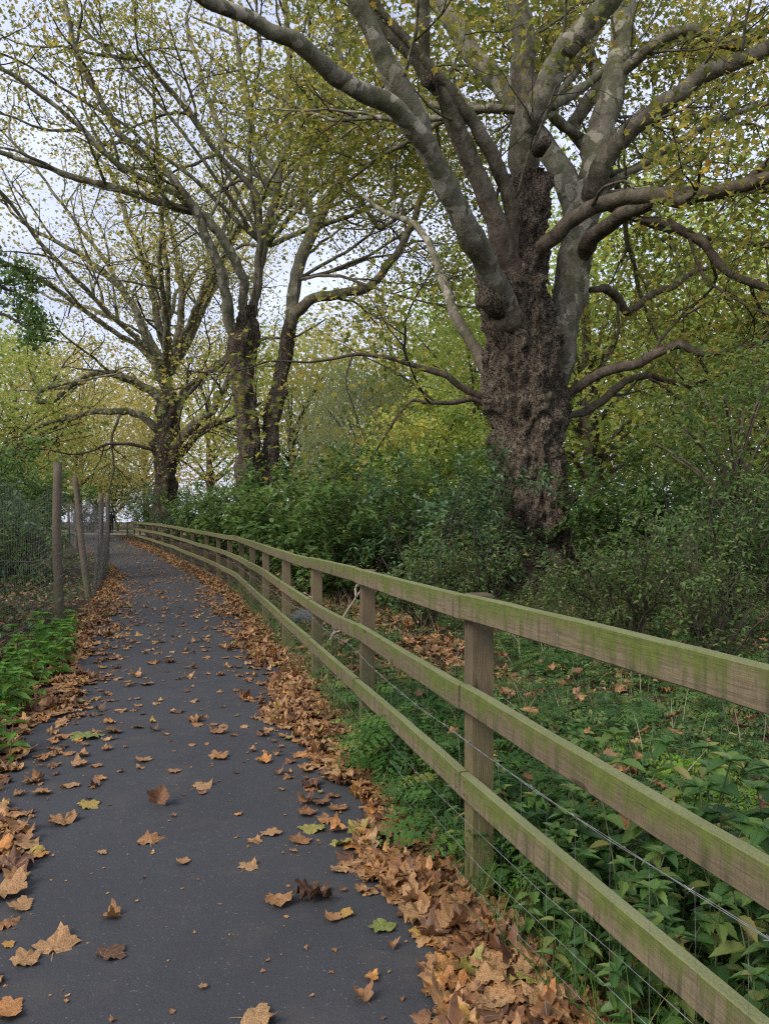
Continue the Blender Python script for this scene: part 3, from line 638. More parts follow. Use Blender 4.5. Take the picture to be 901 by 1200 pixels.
Z2 = 28.0; B2 = tuple(px(300, 610 + (EYE - .1) * F / Z2, Z2))
t2a = gnarled_trunk([(655, 294, 22), (600, 292, 17), (540, 291, 14), (517, 291, 13), (480, 287, 14), (440, 283, 15), (410, 284, 17), (395, 285, 18), (380, 288, 15), (360, 292, 10)], Z2, 40, 80, [(270, 440, -80, 7, .2), (284, 405, 0, 10, .2), (300, 500, 70, 6, .15)], .8, base=B2)
t2b = gnarled_trunk([(655, 312, 20), (600, 314, 15), (530, 317, 11), (490, 319, 11), (450, 328, 10), (420, 334, 10), (400, 337, 10), (375, 341, 9)], Z2 + .6, 36, 80, [(345, 460, 75, 6, .12)], .5, base=B2)
SP2 = dict(SP, kids=(.62, .85, 1.3), len=(3.6, 2.2, 1.1), rmax=(.06, .028, .014))
limbs2 = [
    L3([(280, 400), (270, 385), (266, 350), (260, 318), (248, 287), (235, 260), (218, 230), (200, 205), (170, 180), (140, 155), (122, 124), (105, 95), (92, 66), (85, 45), (75, 0)], 28, 24, 8, 3),
    L3([(290, 385), (285, 330), (272, 300), (258, 275), (240, 252), (222, 246), (195, 238), (165, 231), (120, 218), (80, 206), (40, 190), (-10, 174)], 28, 25, 8, 3),
    L3([(226, 246), (205, 226), (178, 212), (145, 200), (120, 176), (98, 150), (60, 120), (20, 90), (-20, 70)], 26.5, 23, 5, 2.5),
    L3([(292, 385), (300, 350), (306, 310), (312, 270), (320, 240), (330, 205), (336, 170), (340, 120), (338, 55), (335, 0)], 28, 29, 7, 3.5, 'grey'),
    L3([(300, 370), (304, 300), (305, 240), (290, 214), (270, 195), (248, 170), (230, 145), (218, 128), (205, 110), (165, 70), (140, 66), (108, 62)], 28, 26, 6, 2.5, 'grey'),
    L3([(339, 405), (341, 365), (345, 325), (356, 300), (366, 275), (378, 250), (388, 228), (405, 195), (403, 150), (400, 90), (395, 20)], 28.6, 28, 10, 4),
    L3([(367, 265), (360, 240), (357, 218), (359, 190), (366, 160), (377, 125), (388, 90), (395, 60), (410, 20)], 28.4, 30, 6, 3, 'grey'),
    L3([(352, 250), (338, 230), (310, 212), (282, 196), (262, 170), (250, 130), (235, 90), (220, 40)], 28.4, 31, 5, 3, 'pale'),
    L3([(340, 385), (346, 365), (364, 350), (395, 346), (428, 338), (446, 322), (458, 308), (470, 292), (484, 260), (498, 216)], 28.4, 27, 8, 4, 'grey', .5),
    L3([(405, 210), (425, 240), (445, 268), (470, 255), (490, 240)], 28, 29, 4, 2, 'grey'),
    L3([(330, 230), (322, 200), (300, 170), (290, 120), (280, 60), (270, 0)], 28.5, 30, 5, 3),
    L3([(290, 400), (268, 420), (240, 440), (215, 470)], 28, 30, 5, 2.5, 'grey', .5),
]
build_tree('plane_tree', 'twin trunked plane tree rising from the bushes in the middle of the scene', B2, [t2a, t2b], limbs2, SP2, T_PLANE, 'plane_leaf', 4, 22., auto_limbs(ra, px(310, 290, 28.6), 11, (15, 75), (8, 13), .09, 'pale') + auto_limbs(ra, px(345, 330, 28.6), 4, (0, 40), (7, 10), .07, 'grey', (-50, 50)), lsize=.14, tint=(.1, 1), jit=.5, veil=.9)

Z3 = 42.0; B3 = tuple(px(195, 610 + (EYE - .35) * F / Z3, Z3))
t3 = gnarled_trunk([(640, 194, 22), (600, 194, 17), (580, 194, 14), (555, 195, 13), (540, 196, 14), (520, 198, 16), (505, 197, 15), (480, 196, 12), (460, 197, 8)], Z3, 40, 70, [(185, 520, -70, 7, .3), (208, 540, 50, 6, .2)], 1., base=B3)
SP3 = dict(SP, kids=(.5, .7, 1.0), len=(4.4, 2.7, 1.4), rmax=(.08, .035, .018))
limbs3 = [
    L3([(196, 500), (190, 472), (178, 458), (160, 449), (133, 438), (107, 440), (83, 450), (72, 462), (60, 472), (48, 472), (43, 468), (52, 456), (80, 448)], 42, 39, 8, 2.5),
    L3([(192, 515), (180, 502), (168, 488), (153, 482), (117, 482), (90, 488), (73, 492), (53, 497), (30, 510)], 42, 40, 6, 2),
    L3([(197, 470), (190, 445), (182, 425), (173, 400), (160, 365), (142, 335), (118, 315), (80, 290), (40, 270)], 42, 39, 6, 2.5),
    L3([(198, 460), (200, 430), (206, 410), (212, 370), (212, 340), (208, 300), (200, 260), (180, 220)], 42, 42, 6, 3, 'grey'),
    L3([(203, 500), (207, 482), (217, 457), (240, 437), (258, 425), (275, 415), (300, 400)], 42, 44, 6, 3),
    L3([(205, 525), (212, 512), (233, 494), (252, 478), (264, 455), (275, 430)], 41.6, 40, 8, 4),
    L3([(206, 540), (215, 530), (230, 510), (247, 498), (273, 490)], 42, 44, 6, 2.5, 'grey'),
    L3([(197, 465), (182, 430), (160, 395), (130, 370), (100, 360), (60, 350)], 42, 44, 5, 2),
    L3([(186, 530), (170, 524), (150, 520), (125, 520), (108, 528)], 42, 40, 3, 1.5, 'grey', .5),
    L3([(200, 470), (196, 420), (182, 360), (170, 310), (150, 260), (130, 200)], 42, 45, 6, 3, 'grey'),
]
build_tree('plane_tree', 'farthest big plane tree with low arching limbs beside the end of the wooden fence', B3, [t3], limbs3, SP3, T_PLANE, 'gold_leaf', 5, 16., auto_limbs(ra, px(200, 440, 42), 12, (20, 75), (10, 17), .2, 'pale'), lsize=.175, jit=.7, veil=1.2)

# ------------------------------------------------------------------ background trees
def clump_tree(name, label, base, h, w, mat, seed, nclump, per, lsize, low=.12, group=None, tpl=T_PLANE, droop=0., trunkr=.3):
    r = np.random.default_rng(seed); root = thing(name, label, 'tree', base, 0, group)
    mb = MB(); t = np.linspace(0, 1, 9); mb.tube(np.column_stack([.3 * np.sin(t * 3 + seed), .3 * np.cos(t * 2 + seed), -.3 + t * h * .6]), trunkr * (1.1 - .8 * t), 10, .1); 
    u = r.normal(0, 1, (nclump, 3)); u /= np.linalg.norm(u, axis=1)[:, None]; rad = r.uniform(.25, 1, nclump) ** .5
    C = u * rad[:, None] * A(w / 2, w / 2, h * (1 - low) / 2) + A(0, 0, h * (low + (1 - low) / 2))
    C[:, :2] *= (1 - .35 * sstep(.6, 1, C[:, 2] / h))[:, None]
    for c in C[::max(1, nclump // 26)]:
        s = A(0, 0, min(h * .55, max(h * .1, c[2] * .55))); mid = (s + c) / 2 + A(0, 0, .12 * h * .4); mb.tube(polyline([s, mid, c], 7), np.linspace(trunkr * .35, .02, 7), 6)
    link('trunk', mb.mesh('trunk', M['grey']), root)
    k = r.poisson(per, nclump); Ps = np.repeat(C, k, 0); cs = np.repeat(r.uniform(.45, 1.0, nclump), k)
    off = r.normal(0, 1, (len(Ps), 3)) * A(1, 1, .6) * cs[:, None] * w / 11
    Ps = Ps + off - A(0, 0, 1) * droop * np.abs(r.normal(0, 1, len(Ps)))[:, None]
    Nn = up_normals(len(Ps), .8, r); rv = np.clip(np.repeat(r.uniform(0, .7, nclump), k) + r.uniform(-.1, .35, len(Ps)), 0, 1)
    R = frames(Nn, r.uniform(0, 6.28, len(Ps)))
    if droop: R = frames_dir(A(0, 0, -1) + r.normal(0, .35, (len(Ps), 3)), np.tile(A(0, 1, .2), (len(Ps), 1)))
    link('crown', leaf_mesh('crown', tpl, Ps, R, r.uniform(.6, 1.2, len(Ps)) * lsize, rv, M[mat]), root)
    return root
def gb(x, Z): return A((x - CX) / F * Z, Z, float(gz((x - CX) / F * Z, Z)))
g_far = 'golden trees of the far woodland'
pA = clump_tree('woodland_tree', 'golden autumn tree in the woodland belt beyond the bushes', gb(470, 50), 17, 14, 'gold_leaf', 21, 250, 34, .26, .06, g_far)
pB = clump_tree('woodland_tree', 'yellow green tree in the woodland belt beyond the bushes', gb(560, 40), 14, 12, 'lime_leaf', 22, 240, 31, .23, .06, 'yellow green trees of the far woodland')
lA, lB = pA['label'], pB['label']
for x, Z, s, k in ((360, 62, 1.1, 0), (250, 70, 1.15, 0), (90, 70, 1.1, 0), (20, 60, 1.0, 0), (-60, 55, 1., 0), (560, 66, 1.2, 0), (760, 55, 1.05, 0), (900, 48, 1., 0), (170, 95, 1.3, 0), (115, 110, 1.3, 0),
                   (690, 36, 1.35, 1), (800, 40, 1.5, 1), (910, 36, 1.3, 1), (1010, 40, 1.3, 1), (590, 44, 1.3, 1), (340, 52, 1.1, 1), (640, 50, 1.15, 1), (60, 92, 1.2, 1), (-90, 42, 1, 1), (-10, 40, .9, 1)):
    dup((pA, pB)[k], gb(x, Z), random.uniform(0, 6.28), s, (lA, lB)[k], (g_far, 'yellow green trees of the far woodland')[k])
clump_tree('willow_tree', 'pale grey green weeping tree between the twin trunked plane and the big plane', gb(425, 36), 9.3, 7, 'willow_leaf', 23, 220, 60, .24, .05, None, T_LANCE, .45, .18)
clump_tree('yellow_tree', 'small bright yellow leaved tree just left of the big plane trunk', gb(505, 26), 6.2, 4.8, 'lime_leaf', 24, 170, 70, .15, .08, None, T_BROAD, 0, .1)
clump_tree('thin_tree', 'slender dark stemmed young tree at the right edge behind the fence', gb(862, 13), 4.6, 3.6, 'dull_leaf', 25, 120, 40, .10, .22, None, T_OVATE, 0, .06)
# dark leaved tree whose bough hangs in from the left
Zl = 9.0; Bl = gb(-160, Zl)
mb = MB(); tp = polyline([(0, 0, -.3), (.05, 0, 1.5), (.2, .1, 3.2), (.1, .1, 5.5)], 16); mb.tube(tp, np.linspace(.2, .1, 16), 12, .1)
rl = np.random.default_rng(8)
bl = [L3([(-150, 500), (-110, 420), (-60, 375), (-30, 345), (-6, 332), (10, 340)], Zl, Zl, 6, 2, 'twig', 1.0), L3([(-110, 420), (-60, 400), (-28, 372), (6, 368), (26, 380)], Zl, Zl - .5, 4, 1.6, 'twig', 1.0), L3([(-60, 378), (-32, 330), (-12, 318), (2, 312)], Zl, Zl + .4, 4, 1.5, 'twig', 1.)]
build_tree('oak_tree', 'dark leaved tree whose low bough hangs into view above the mesh fence', tuple(Bl), [mb.mesh('trunk', M['grey'])], bl, dict(SP, kids=(1.4, 2.4, 3.), len=(.34, .24, .14), rmax=(.012, .006, .004), bias=A(0, 0, -.03)), T_PLANE, 'dark_leaf', 9, 330., lsize=.06, jit=.07)

# ================================================================== SHRUBS
def shrub(name, label, base, h, w, mat, seed, stems=12, dens=26., lsize=.09, tpl=T_OVATE, group=None, droop=.0, jit=.05, bark_='twig', kid=1., hs=1.2):
    r = np.random.default_rng(seed); root = thing(name, label, 'shrub', base, 0, group); br = []; h *= hs; dens *= 1.45
    sp = dict(n=(6, 5, 4, 3), wander=(.12, .2, .25, .3), kids=(2.2 * kid, 3.2 * kid, 3.5), ang=(25, 70), len=(h * .32, h * .2, h * .12), rmax=(.014, .007, .004), bias=A(0, 0, .02 - droop))
    for s in range(stems):
        a = 6.283 * (s + r.uniform(0, 1)) / stems; lean = r.uniform(.1, 1.) * w / 2
        tip = A(math.cos(a) * lean, math.sin(a) * lean, h * r.uniform(.6, .95) * (1 - .35 * (2 * lean / w) ** 2)); b0 = A(math.cos(a), math.sin(a), 0) * r.uniform(.05, .25) * w * .3
        pts = polyline([b0 - A(0, 0, .1), b0 + (tip - b0) * A(.35, .35, .5), tip], 8) + np.vstack([np.zeros(3), r.normal(0, .04, (7, 3))]); rads = np.linspace(.02, .007, 8) * (h / 2.2) ** .5
        br.append((0, pts, rads)); ds = np.gradient(pts, axis=0); ds /= np.linalg.norm(ds, axis=1)[:, None]
        children(r, br, pts, ds, rads, np.linalg.norm(tip - b0), 0, 2, sp, .15)
    mb = MB()
    for lev, p, q in br: mb.tube(p, np.maximum(q, .003), (7, 5, 4, 3)[lev], cap=False)
    link('woody_stem', mb.mesh('woody_stem', M[bark_]), root)
    Ps, Ds = leaves_on(r, br, 1, dens, jit); n = len(Ps)
    D = Ds / (np.linalg.norm(Ds, axis=1)[:, None] + 1e-9) * .6 + r.normal(0, .6, (n, 3)) * A(1, 1, .35) - A(0, 0, .12)
    rv = np.clip(r.beta(1.6, 2.6, n) + .15 * np.array([noise.noise(Vector(p * 1.3)) for p in Ps]), 0, 1)
    link('foliage', leaf_mesh('foliage', tpl, Ps, frames_dir(D, A(0, 0, 1) + r.normal(0, .3, (n, 3))), r.uniform(.55, 1.2, n) * lsize * 1.3, rv, M[mat]), root)
    print(name, label[:30], n)
    return root
S1 = shrub('shrub', 'tall bright green shrub with many upright shoots behind the middle of the fence', gb(415, 13.2), 2.75, 3.6, 'bush_leaf', 31, 15, 28, .10, hs=1.04)
S2 = shrub('shrub', 'broad mid green shrub leaning over the rails where the fence bends', gb(366, 15.5), 2.55, 4.2, 'bush_leaf', 32, 16, 26, .105, T_BROAD, hs=1.04)
S3 = shrub('shrub', 'blue green shrub left of the big plane trunk', gb(505, 12.3), 2.2, 3.0, 'blue_leaf', 33, 14, 26, .085)
S4 = shrub('shrub', 'dull olive thicket of thin twigs at the foot of the big plane', gb(560, 10.3), 1.35, 2.3, 'dull_leaf', 34, 16, 30, .05)
S5 = shrub('shrub', 'dark evergreen thicket filling the right side behind the top rail', gb(850, 9.5), 1.9, 2.8, 'dark_leaf', 35, 16, 30, .058)
S6 = shrub('shrub', 'leafy green shrub immediately right of the big plane trunk', gb(735, 15), 2.3, 3.2, 'bush_leaf', 36, 14, 22, .085, T_BROAD)
D = lambda s, x, Z, sc, rz, lab, g=None: dup(s, gb(x, Z), rz, sc, lab, g)
D(S1, 308, 21, 1.1, 1.0, 'bright green shrub below the twin trunked plane tree')
D(S2, 268, 27, 1.0, 2.0, 'mid green shrub right of the farthest plane trunk')
D(S2, 240, 33, 1.0, .6, 'green shrub in front of the farthest plane trunk')
D(S3, 205, 38.5, 1.1, .2, 'low dark shrub at the far end of the wooden fence')
D(S1, 460, 17, 1.12, 2.4, 'tall green shrub in front of the pale weeping tree')
D(S2, 375, 20, 1.15, 4.1, 'tall green shrub right below the twin trunks')
D(S3, 560, 15, 1.15, 1.7, 'blue green shrub tucked behind the left of the big plane trunk')
D(S4, 500, 9.6, .8, 2.2, 'low twiggy olive bush behind the fence left of the big plane')
D(S4, 690, 9.3, .75, .9, 'low dull green bush in front of the big plane base')
D(S5, 915, 12.5, 1.05, 3.1, 'tall dark evergreen thicket at the right edge of the wood')
D(S4, 740, 8.6, 1.0, 1.7, 'dull olive twiggy bush right of the big plane just behind the rail')
D(S4, 830, 7.6, .9, 5.2, 'low twiggy olive bush below the slender young tree')
D(S6, 890, 15, 1.0, 3.7, 'light green shrub between the slender tree and the right edge')
D(S5, 770, 12, .7, 1.1, 'dark thicket between the big plane and the slender young tree')
D(S6, 830, 18, 1.0, 2.6, 'tall green shrub behind the slender young tree')
D(S6, 930, 21, 1.1, .4, 'big light green shrub far at the right edge')
D(S6, 680, 22, .95, 5.0, 'green shrub behind the big plane, right of its trunk')
D(S3, 800, 14.5, 1.0, 4.4, 'blue green shrub in the middle of the right hand wood')
D(S4, 640, 8.2, .55, 4.0, 'small twiggy bush just over the top rail right of the near post')
D(S6, 715, 28, 1.3, .8, 'light green shrub far behind the big plane on its right')
D(S1, 785, 27, 1.1, 1.9, 'tall bright green shrub far back in the right hand wood')
D(S1, 600, 24, 1.3, 3.3, 'tall bright green shrub seen past the left side of the big plane')
# left side, behind the mesh fence
D(S1, 20, 17.5, (.85, .85, 1.12), .3, 'bright green shrub whose top hangs above the first mesh fence posts')
D(S5, -38, 11.5, .95, .7, 'dark shrub pressed against the mesh fence at the left edge')
D(S3, -100, 9.5, .9, 2.7, 'blue green shrub behind the mesh at the lower left edge')
D(S1, 5, 20.5, (1.1, 1.1, 1.2), 3.9, 'tall green shrub hanging over the mesh fence posts')
D(S6, 40, 27, 1.1, 1.9, 'green shrub over the last visible mesh fence posts')
D(S5, -25, 15, 1.1, 4.8, 'dark shrub between the first two mesh fence posts')
D(S2, -30, 19, 1.3, 5.5, 'tall broad leaved shrub standing at the left edge behind the mesh')
D(S3, -125, 7.6, .6, 1.2, 'low bluish bush behind the mesh at the left edge')
# beyond the path end
D(S3, 178, 60, 1.6, 1.0, 'dark blue green bush beyond the end of the wooden fence')
clump_tree('small_tree', 'small dark tree overhanging the lawn beyond the crossing path', gb(136, 76), 6.4, 6.5, 'dark_leaf', 27, 150, 70, .16, .36, None, T_OVATE, 0, .12)
D(S5, 105, 68, 1.8, 3.0, 'dark bush hidden behind the far mesh fence')
D(S6, 186, 50, 1.2, 2.0, 'green bush closing the view right of the path end')

# ================================================================== HERBS near the camera
def stem_plant(name, label, h, seed, mat, tpl, nodes, lsize, group):
    r = np.random.default_rng(seed); root = thing(name, label, 'plant', (0, 0, 0), 0, group); mb = MB(); Ps = []; Ds = []; S = []
    for s in range(r.integers(2, 5)):
        a = r.uniform(0, 6.28); hh = h * r.uniform(.65, 1.05); lean = r.uniform(.05, .3) * hh; b = A(r.normal(0, .05), r.normal(0, .05), -.02)
        pts = polyline([b, b + A(math.cos(a) * lean * .3, math.sin(a) * lean * .3, hh * .55), b + A(math.cos(a) * lean, math.sin(a) * lean, hh)], 9); mb.tube(pts, np.linspace(.0045, .002, 9), 5)
        for k in range(nodes):
            t = lin(k / (nodes - 1), .22, 1.) * 8; i = min(int(t), 7); p = pts[i] + (pts[i + 1] - pts[i]) * (t - i); az = a + k * 1.57 + r.normal(0, .2)
            for sgn in (0, math.pi):
                Ps.append(p); Ds.append((math.cos(az + sgn), math.sin(az + sgn), r.uniform(-.2, .35))); S.append(lsize * r.uniform(.75, 1.15) * (1 - .45 * (k / nodes) ** 2))
        for sgn in range(4):
            az = a + sgn * 1.57 + .7; Ps.append(pts[-1]); Ds.append((math.cos(az), math.sin(az), .6)); S.append(lsize * .5)
    n = len(Ps); link('stem', mb.mesh('stem', M['stem']), root)
    link('foliage', leaf_mesh('foliage', tpl, np.array(Ps), frames_dir(np.array(Ds), A(0, 0, 1) + r.normal(0, .12, (n, 3))), np.array(S), r.uniform(0, 1, n), M[mat]), root)
    return root
def frond_plant(name, label, size, seed, mat, nf, group):
    r = np.random.default_rng(seed); root = thing(name, label, 'plant', (0, 0, 0), 0, group); mb = MB(); Ps = []; Ds = []; S = []
    for k in range(nf):
        a = r.uniform(0, 6.28); ln = size * r.uniform(.5, 1.1); e = r.uniform(.4, 1.2); tip = A(math.cos(a) * math.cos(e), math.sin(a) * math.cos(e), math.sin(e)) * ln
        pts = polyline([(0, 0, 0), tip * .6, tip + A(0, 0, -.03)], 5); mb.tube(pts, np.linspace(.003, .0012, 5), 4, cap=False)
        for q in (0, -1, 1):
            Ps.append(pts[3 if q else 4]); d = norm(A(math.cos(a + q * 1.0), math.sin(a + q * 1.0), r.uniform(-.1, .35))); Ds.append(d); S.append(size * r.uniform(.42, .62))
    n = len(Ps); link('stem', mb.mesh('stem', M['stem']), root)
    link('foliage', leaf_mesh('foliage', T_FROND, np.array(Ps), frames_dir(np.array(Ds), A(0, 0, 1) + r.normal(0, .2, (n, 3))), np.array(S), r.uniform(0, 1, n), M[mat]), root)
    return root
GN = 'nettles growing under the wooden fence'; GP = 'feathery herbs at the foot of the wooden fence'; GL = 'green herbs on the left verge'; GW = 'herbs on the woodland floor'; GM = 'bright green herbs beyond the near rails'
LN = 'nettle with toothed dark green leaves under the wooden fence'; LP = 'feathery leaved herb at the foot of the wooden fence'; LL = 'green leafy herb on the leaf strewn left verge'; LW = 'feathery green herb on the woodland floor beyond the fence'; LM = 'bright yellow green herb on the ground beyond the near rails'
N = [stem_plant('nettle', LN, .52, 41 + i, 'nettle_leaf', T_SER, 6, .10, GN) for i in range(3)]
E = [frond_plant('cow_parsley', LP, .36, 51 + i, 'herb_leaf', 9, GP) for i in range(3)]
V_ = [stem_plant('verge_herb', LL, .30, 61 + i, 'verge_leaf', T_SER, 5, .10, GL) for i in range(2)]
Mo = [frond_plant('bright_herb', LM, .26, 71 + i, 'moss_leaf', 10, GM) for i in range(2)]
W_ = [frond_plant('woodland_herb', LW, .28, 81 + i, 'nettle_leaf', 9, GW) for i in range(3)]
used = set()
def plant(protos, X, Y, s, label, group):
    p = protos[int(rng.integers(len(protos)))]; loc = (X, Y, float(gz(X, Y)) - .01)
    if p.name not in used:
        used.add(p.name); p.location = loc; p.rotation_euler = (0, 0, rng.uniform(0, 6.28)); p.scale = (s,) * 3
    else: dup(p, loc, rng.uniform(0, 6.28), s, label, group)
for Y, o, s in ((1.9, .05, .8), (2.05, .28, 1.0), (2.15, -.1, .75), (2.3, .42, 1.1), (2.35, .12, .9), (2.45, -.12, .7), (2.55, .3, 1.1), (2.6, .55, 1.), (2.75, .08, .9), (2.8, .4, 1.05), (2.95, .62, 1.), (3.1, .3, .9), (3.2, -.14, .6), (3.35, .15, .8), (3.6, .5, .9), (3.9, .75, .9), (2.2, .75, .9), (1.95, .6, .95), (2.5, .85, 1.), (4.4, .1, .7), (4.9, .3, .8), (5.6, .2, .8), (6.4, .25, .7), (7.4, .3, .8)):
    plant(N, float(fenceX(Y)) + .1 + o, Y, s, LN, GN)
    if Y < 4.2: plant(N, float(fenceX(Y)) + .02 + o * .5, Y + .22, s * .95, LN, GN)
    if Y < 3.3: plant(N, float(fenceX(Y)) + .3 + o, Y + .12, s * 1.2, LN, GN)
for Y, o, s in ((3.35, .02, 1.0), (3.45, .25, 1.1), (3.6, -.06, .9), (3.7, .12, 1.1), (3.85, -.02, 1.1), (3.95, .3, 1.2), (4.05, -.05, .8), (4.2, .1, 1.2), (4.3, .35, 1.1), (4.4, .04, 1.0), (4.55, .2, 1.2), (4.7, .02, 1.1), (4.85, .06, .8), (5.0, .3, 1.1), (5.3, .1, 1.), (5.6, -.08, .8), (5.9, .3, 1.1), (6.3, .05, .8), (7.1, -.05, .7), (3.25, .45, .9), (3.0, .2, .7)):
    plant(E, float(fenceX(Y)) + .08 + o, Y, s * (1.2 if o > 0 else .8), LP, GP)
for x, y, s in [(x_ - 8 + dx_, y_ + dy_, s_ * 1.15) for x_, y_, s_ in ((60, 762, 1.2), (72, 775, 1.3), (50, 780, 1.2), (82, 765, 1.1), (40, 770, 1.2), (66, 790, 1.2), (90, 752, 1.), (78, 748, 1.1), (30, 800, 1.1), (18, 820, 1.2), (35, 822, 1.1), (6, 838, 1.2), (24, 840, 1.1), (-4, 815, 1.3), (8, 878, 1.0), (-6, 892, 1.0), (-8, 865, 1.2), (95, 740, 1.), (60, 748, 1.1), (45, 795, 1.1)) for dx_, dy_ in ((0, 0),)]:
    Z = EYE * F / (y - HY + 6); plant(V_, (x - CX) / F * Z, Z, s, LL, GL)
for x, y, s in ((790, 925, 1.1), (815, 940, 1.2), (840, 950, 1.2), (860, 965, 1.1), (770, 905, 1.), (880, 980, 1.1), (830, 920, 1.), (740, 890, .9), (760, 930, 1.), (870, 1010, 1.), (850, 1040, 1.), (800, 960, 1.)):
    Z = EYE * F / (y - HY + 12); plant(Mo, (x - CX) / F * Z, Z, s, LM, GM)
for k in range(330):
    Y = rng.uniform(2.6, 9.5); X = float(fenceX(Y)) + .45 + rng.uniform(0, 1) ** 1.2 * (1.0 + Y * .55)
    if noise.noise(Vector((X * .8, Y * .8, 4))) < (-.25 if Y < 6.3 else 0.): continue
    plant(W_, X, Y, rng.uniform(.6, 1.4), LW, GW)

# ---- ground cover too fine to count
def cover(name, n, xf, y0, y1, mat, tpl, size, hmax, seed, thr=-.05, fs=.9, far=0.):
    r = np.random.default_rng(seed); Y = y0 + (y1 - y0) * r.uniform(0, 1, n) ** 1.35; X = xf(Y, r.uniform(0, 1, n))
    k = vnoise(X, Y, fs, seed) > thr + far * sstep(5.8, 8.0, Y) + r.normal(0, .12, n); X, Y = X[k], Y[k]; n = len(X)
    Z = gz(X, Y) + r.uniform(0, 1, n) ** 1.6 * hmax
    return tag(link(name, leaf_mesh(name, tpl, np.column_stack([X, Y, Z]), frames(up_normals(n, .6, r), r.uniform(0, 6.28, n)), r.uniform(.5, 1.25, n) * size, r.uniform(0, 1, n), M[mat])), kind='stuff')
wood_x = lambda Y, u: fenceX(Y) + .12 + u * (2.0 + Y * .62)
tag(cover('undergrowth', 120000, wood_x, 1.3, 20, 'ivy_leaf', T_OVATE, .042, .20, 91, -.25, .9, .2), 'dark low leaves carpeting the woodland floor beyond the fence', 'undergrowth')
tag(cover('ground_cover', 14000, wood_x, 1.4, 14, 'nettle_leaf', T_FROND, .10, .18, 92, -.08, 1.3, .12), 'fine feathery green growth between the fallen leaves in the wood', 'ground cover')
tag(cover('left_undergrowth', 12000, lambda Y, u: meshX(Y) + .1 - u * (1.6 + Y * .3), 4, 26, 'ivy_leaf', T_BROAD, .07, .35, 93, -.2), 'dark low leaves behind the wire mesh fence', 'undergrowth')
def blades(name, n, xf, y0, y1, mat, seed, h=.28, thr=.0):
    r = np.random.default_rng(seed); Y = y0 + (y1 - y0) * r.uniform(0, 1, n) ** 1.4; X = xf(Y, r.uniform(0, 1, n)); k = vnoise(X, Y, 1.3, seed) > thr; X, Y = X[k], Y[k]; n = len(X)
    D_ = A(0, 0, 1) + r.normal(0, .45, (n, 3)) * A(1, 1, .2)
    yy_ = np.linspace(0, 1, 6); wv = .009 * (1 - yy_ ** 2.2) + .0006
    Vb = np.array([(sg * w_, y_, -.5 * y_ * y_ + .002 * abs(sg)) for y_, w_ in zip(yy_, wv) for sg in (-1, 1)])
    tpl = (Vb, [np.array([(2 * k, 2 * k + 1, 2 * k + 3, 2 * k + 2) for k in range(5)])], Vb[:, :2])
    return tag(link(name, leaf_mesh(name, tpl, np.column_stack([X, Y, gz(X, Y) - .01]), frames_dir(D_, r.normal(0, 1, (n, 3))), r.uniform(.4, 1.2, n) * h, r.uniform(0, 1, n), M[mat])), kind='stuff')
tag(blades('dry_grass', 2600, lambda Y, u: fenceX(Y) + .2 + u * 3., 3.5, 13, 'dry_grass', 94, .32, .05), 'thin straw coloured grass blades beyond the fence', 'grass')
tag(blades('grass', 5000, lambda Y, u: fenceX(Y) - .12 + u * .5, 1.4, 16, 'herb_leaf', 95, .24, -.2), 'thin green grass blades along the foot of the wooden fence', 'grass')

# ================================================================== FALLEN LEAVES
VAR = []
shapes = []
for k in range(10):
    cu = [(.2, .1), (-.25, .15), (.3, .1), (.1, -.25), (.45, .2), (-.4, -.2), (.05, .1), (.3, .4), (-.2, .3), (1.3, .0)][k]
    shapes.append(template_fan(MAPLE, True, cu, .06 + .03 * (k % 3), 100 + k))
def with_stalk(T):
    V, polys, uv = T; n = len(V); a = A(0, -.3, V[1, 2] * .6)
    st = np.array([a + A(-.012, 0, 0), a + A(.012, 0, 0), a + A(.03, -.2, .03), a + A(.045, -.38, .015), a + A(.03, -.38, .015), a + A(.012, -.2, .03)])
    return np.vstack([V, st]), [polys[0], np.vstack([polys[1], [(n, n + 1, n + 2, n + 5), (n + 5, n + 2, n + 3, n + 4)]])], np.vstack([uv, np.tile([.0, .3], (6, 1))])
shapes.append(template_fan(MAPLE, True, (.45, .25), .20, 333))
shapes = [with_stalk(t) if i % 2 else t for i, t in enumerate(shapes)]
low = [template_fan(MAPLE_LOW, False, c, .06, 200 + i) for i, c in enumerate([(.6, .3), (-.4, .4), (1.1, 0), (.2, -.5)])]
def fallen_rnd(n, r): 
    v = r.beta(1.5, 1.5, n) * .86; y = r.uniform(0, 1, n); v = np.where(y > .955, r.uniform(.86, 1., n), v); return v
r = np.random.default_rng(77)
C = []   # X, Y, Z, tiltx, tilty, spin, size, rnd, zone, level
def addleaves(X, Y, Z, tilt, zone, level, size=(.042, .128), rv=None):
    n = len(X); C.append(np.column_stack([X, Y, Z, r.normal(0, tilt, n), r.normal(0, tilt, n), r.uniform(0, 6.28, n), r.uniform(*size, n), fallen_rnd(n, r) if rv is None else rv, np.full(n, zone), np.full(n, level)]))
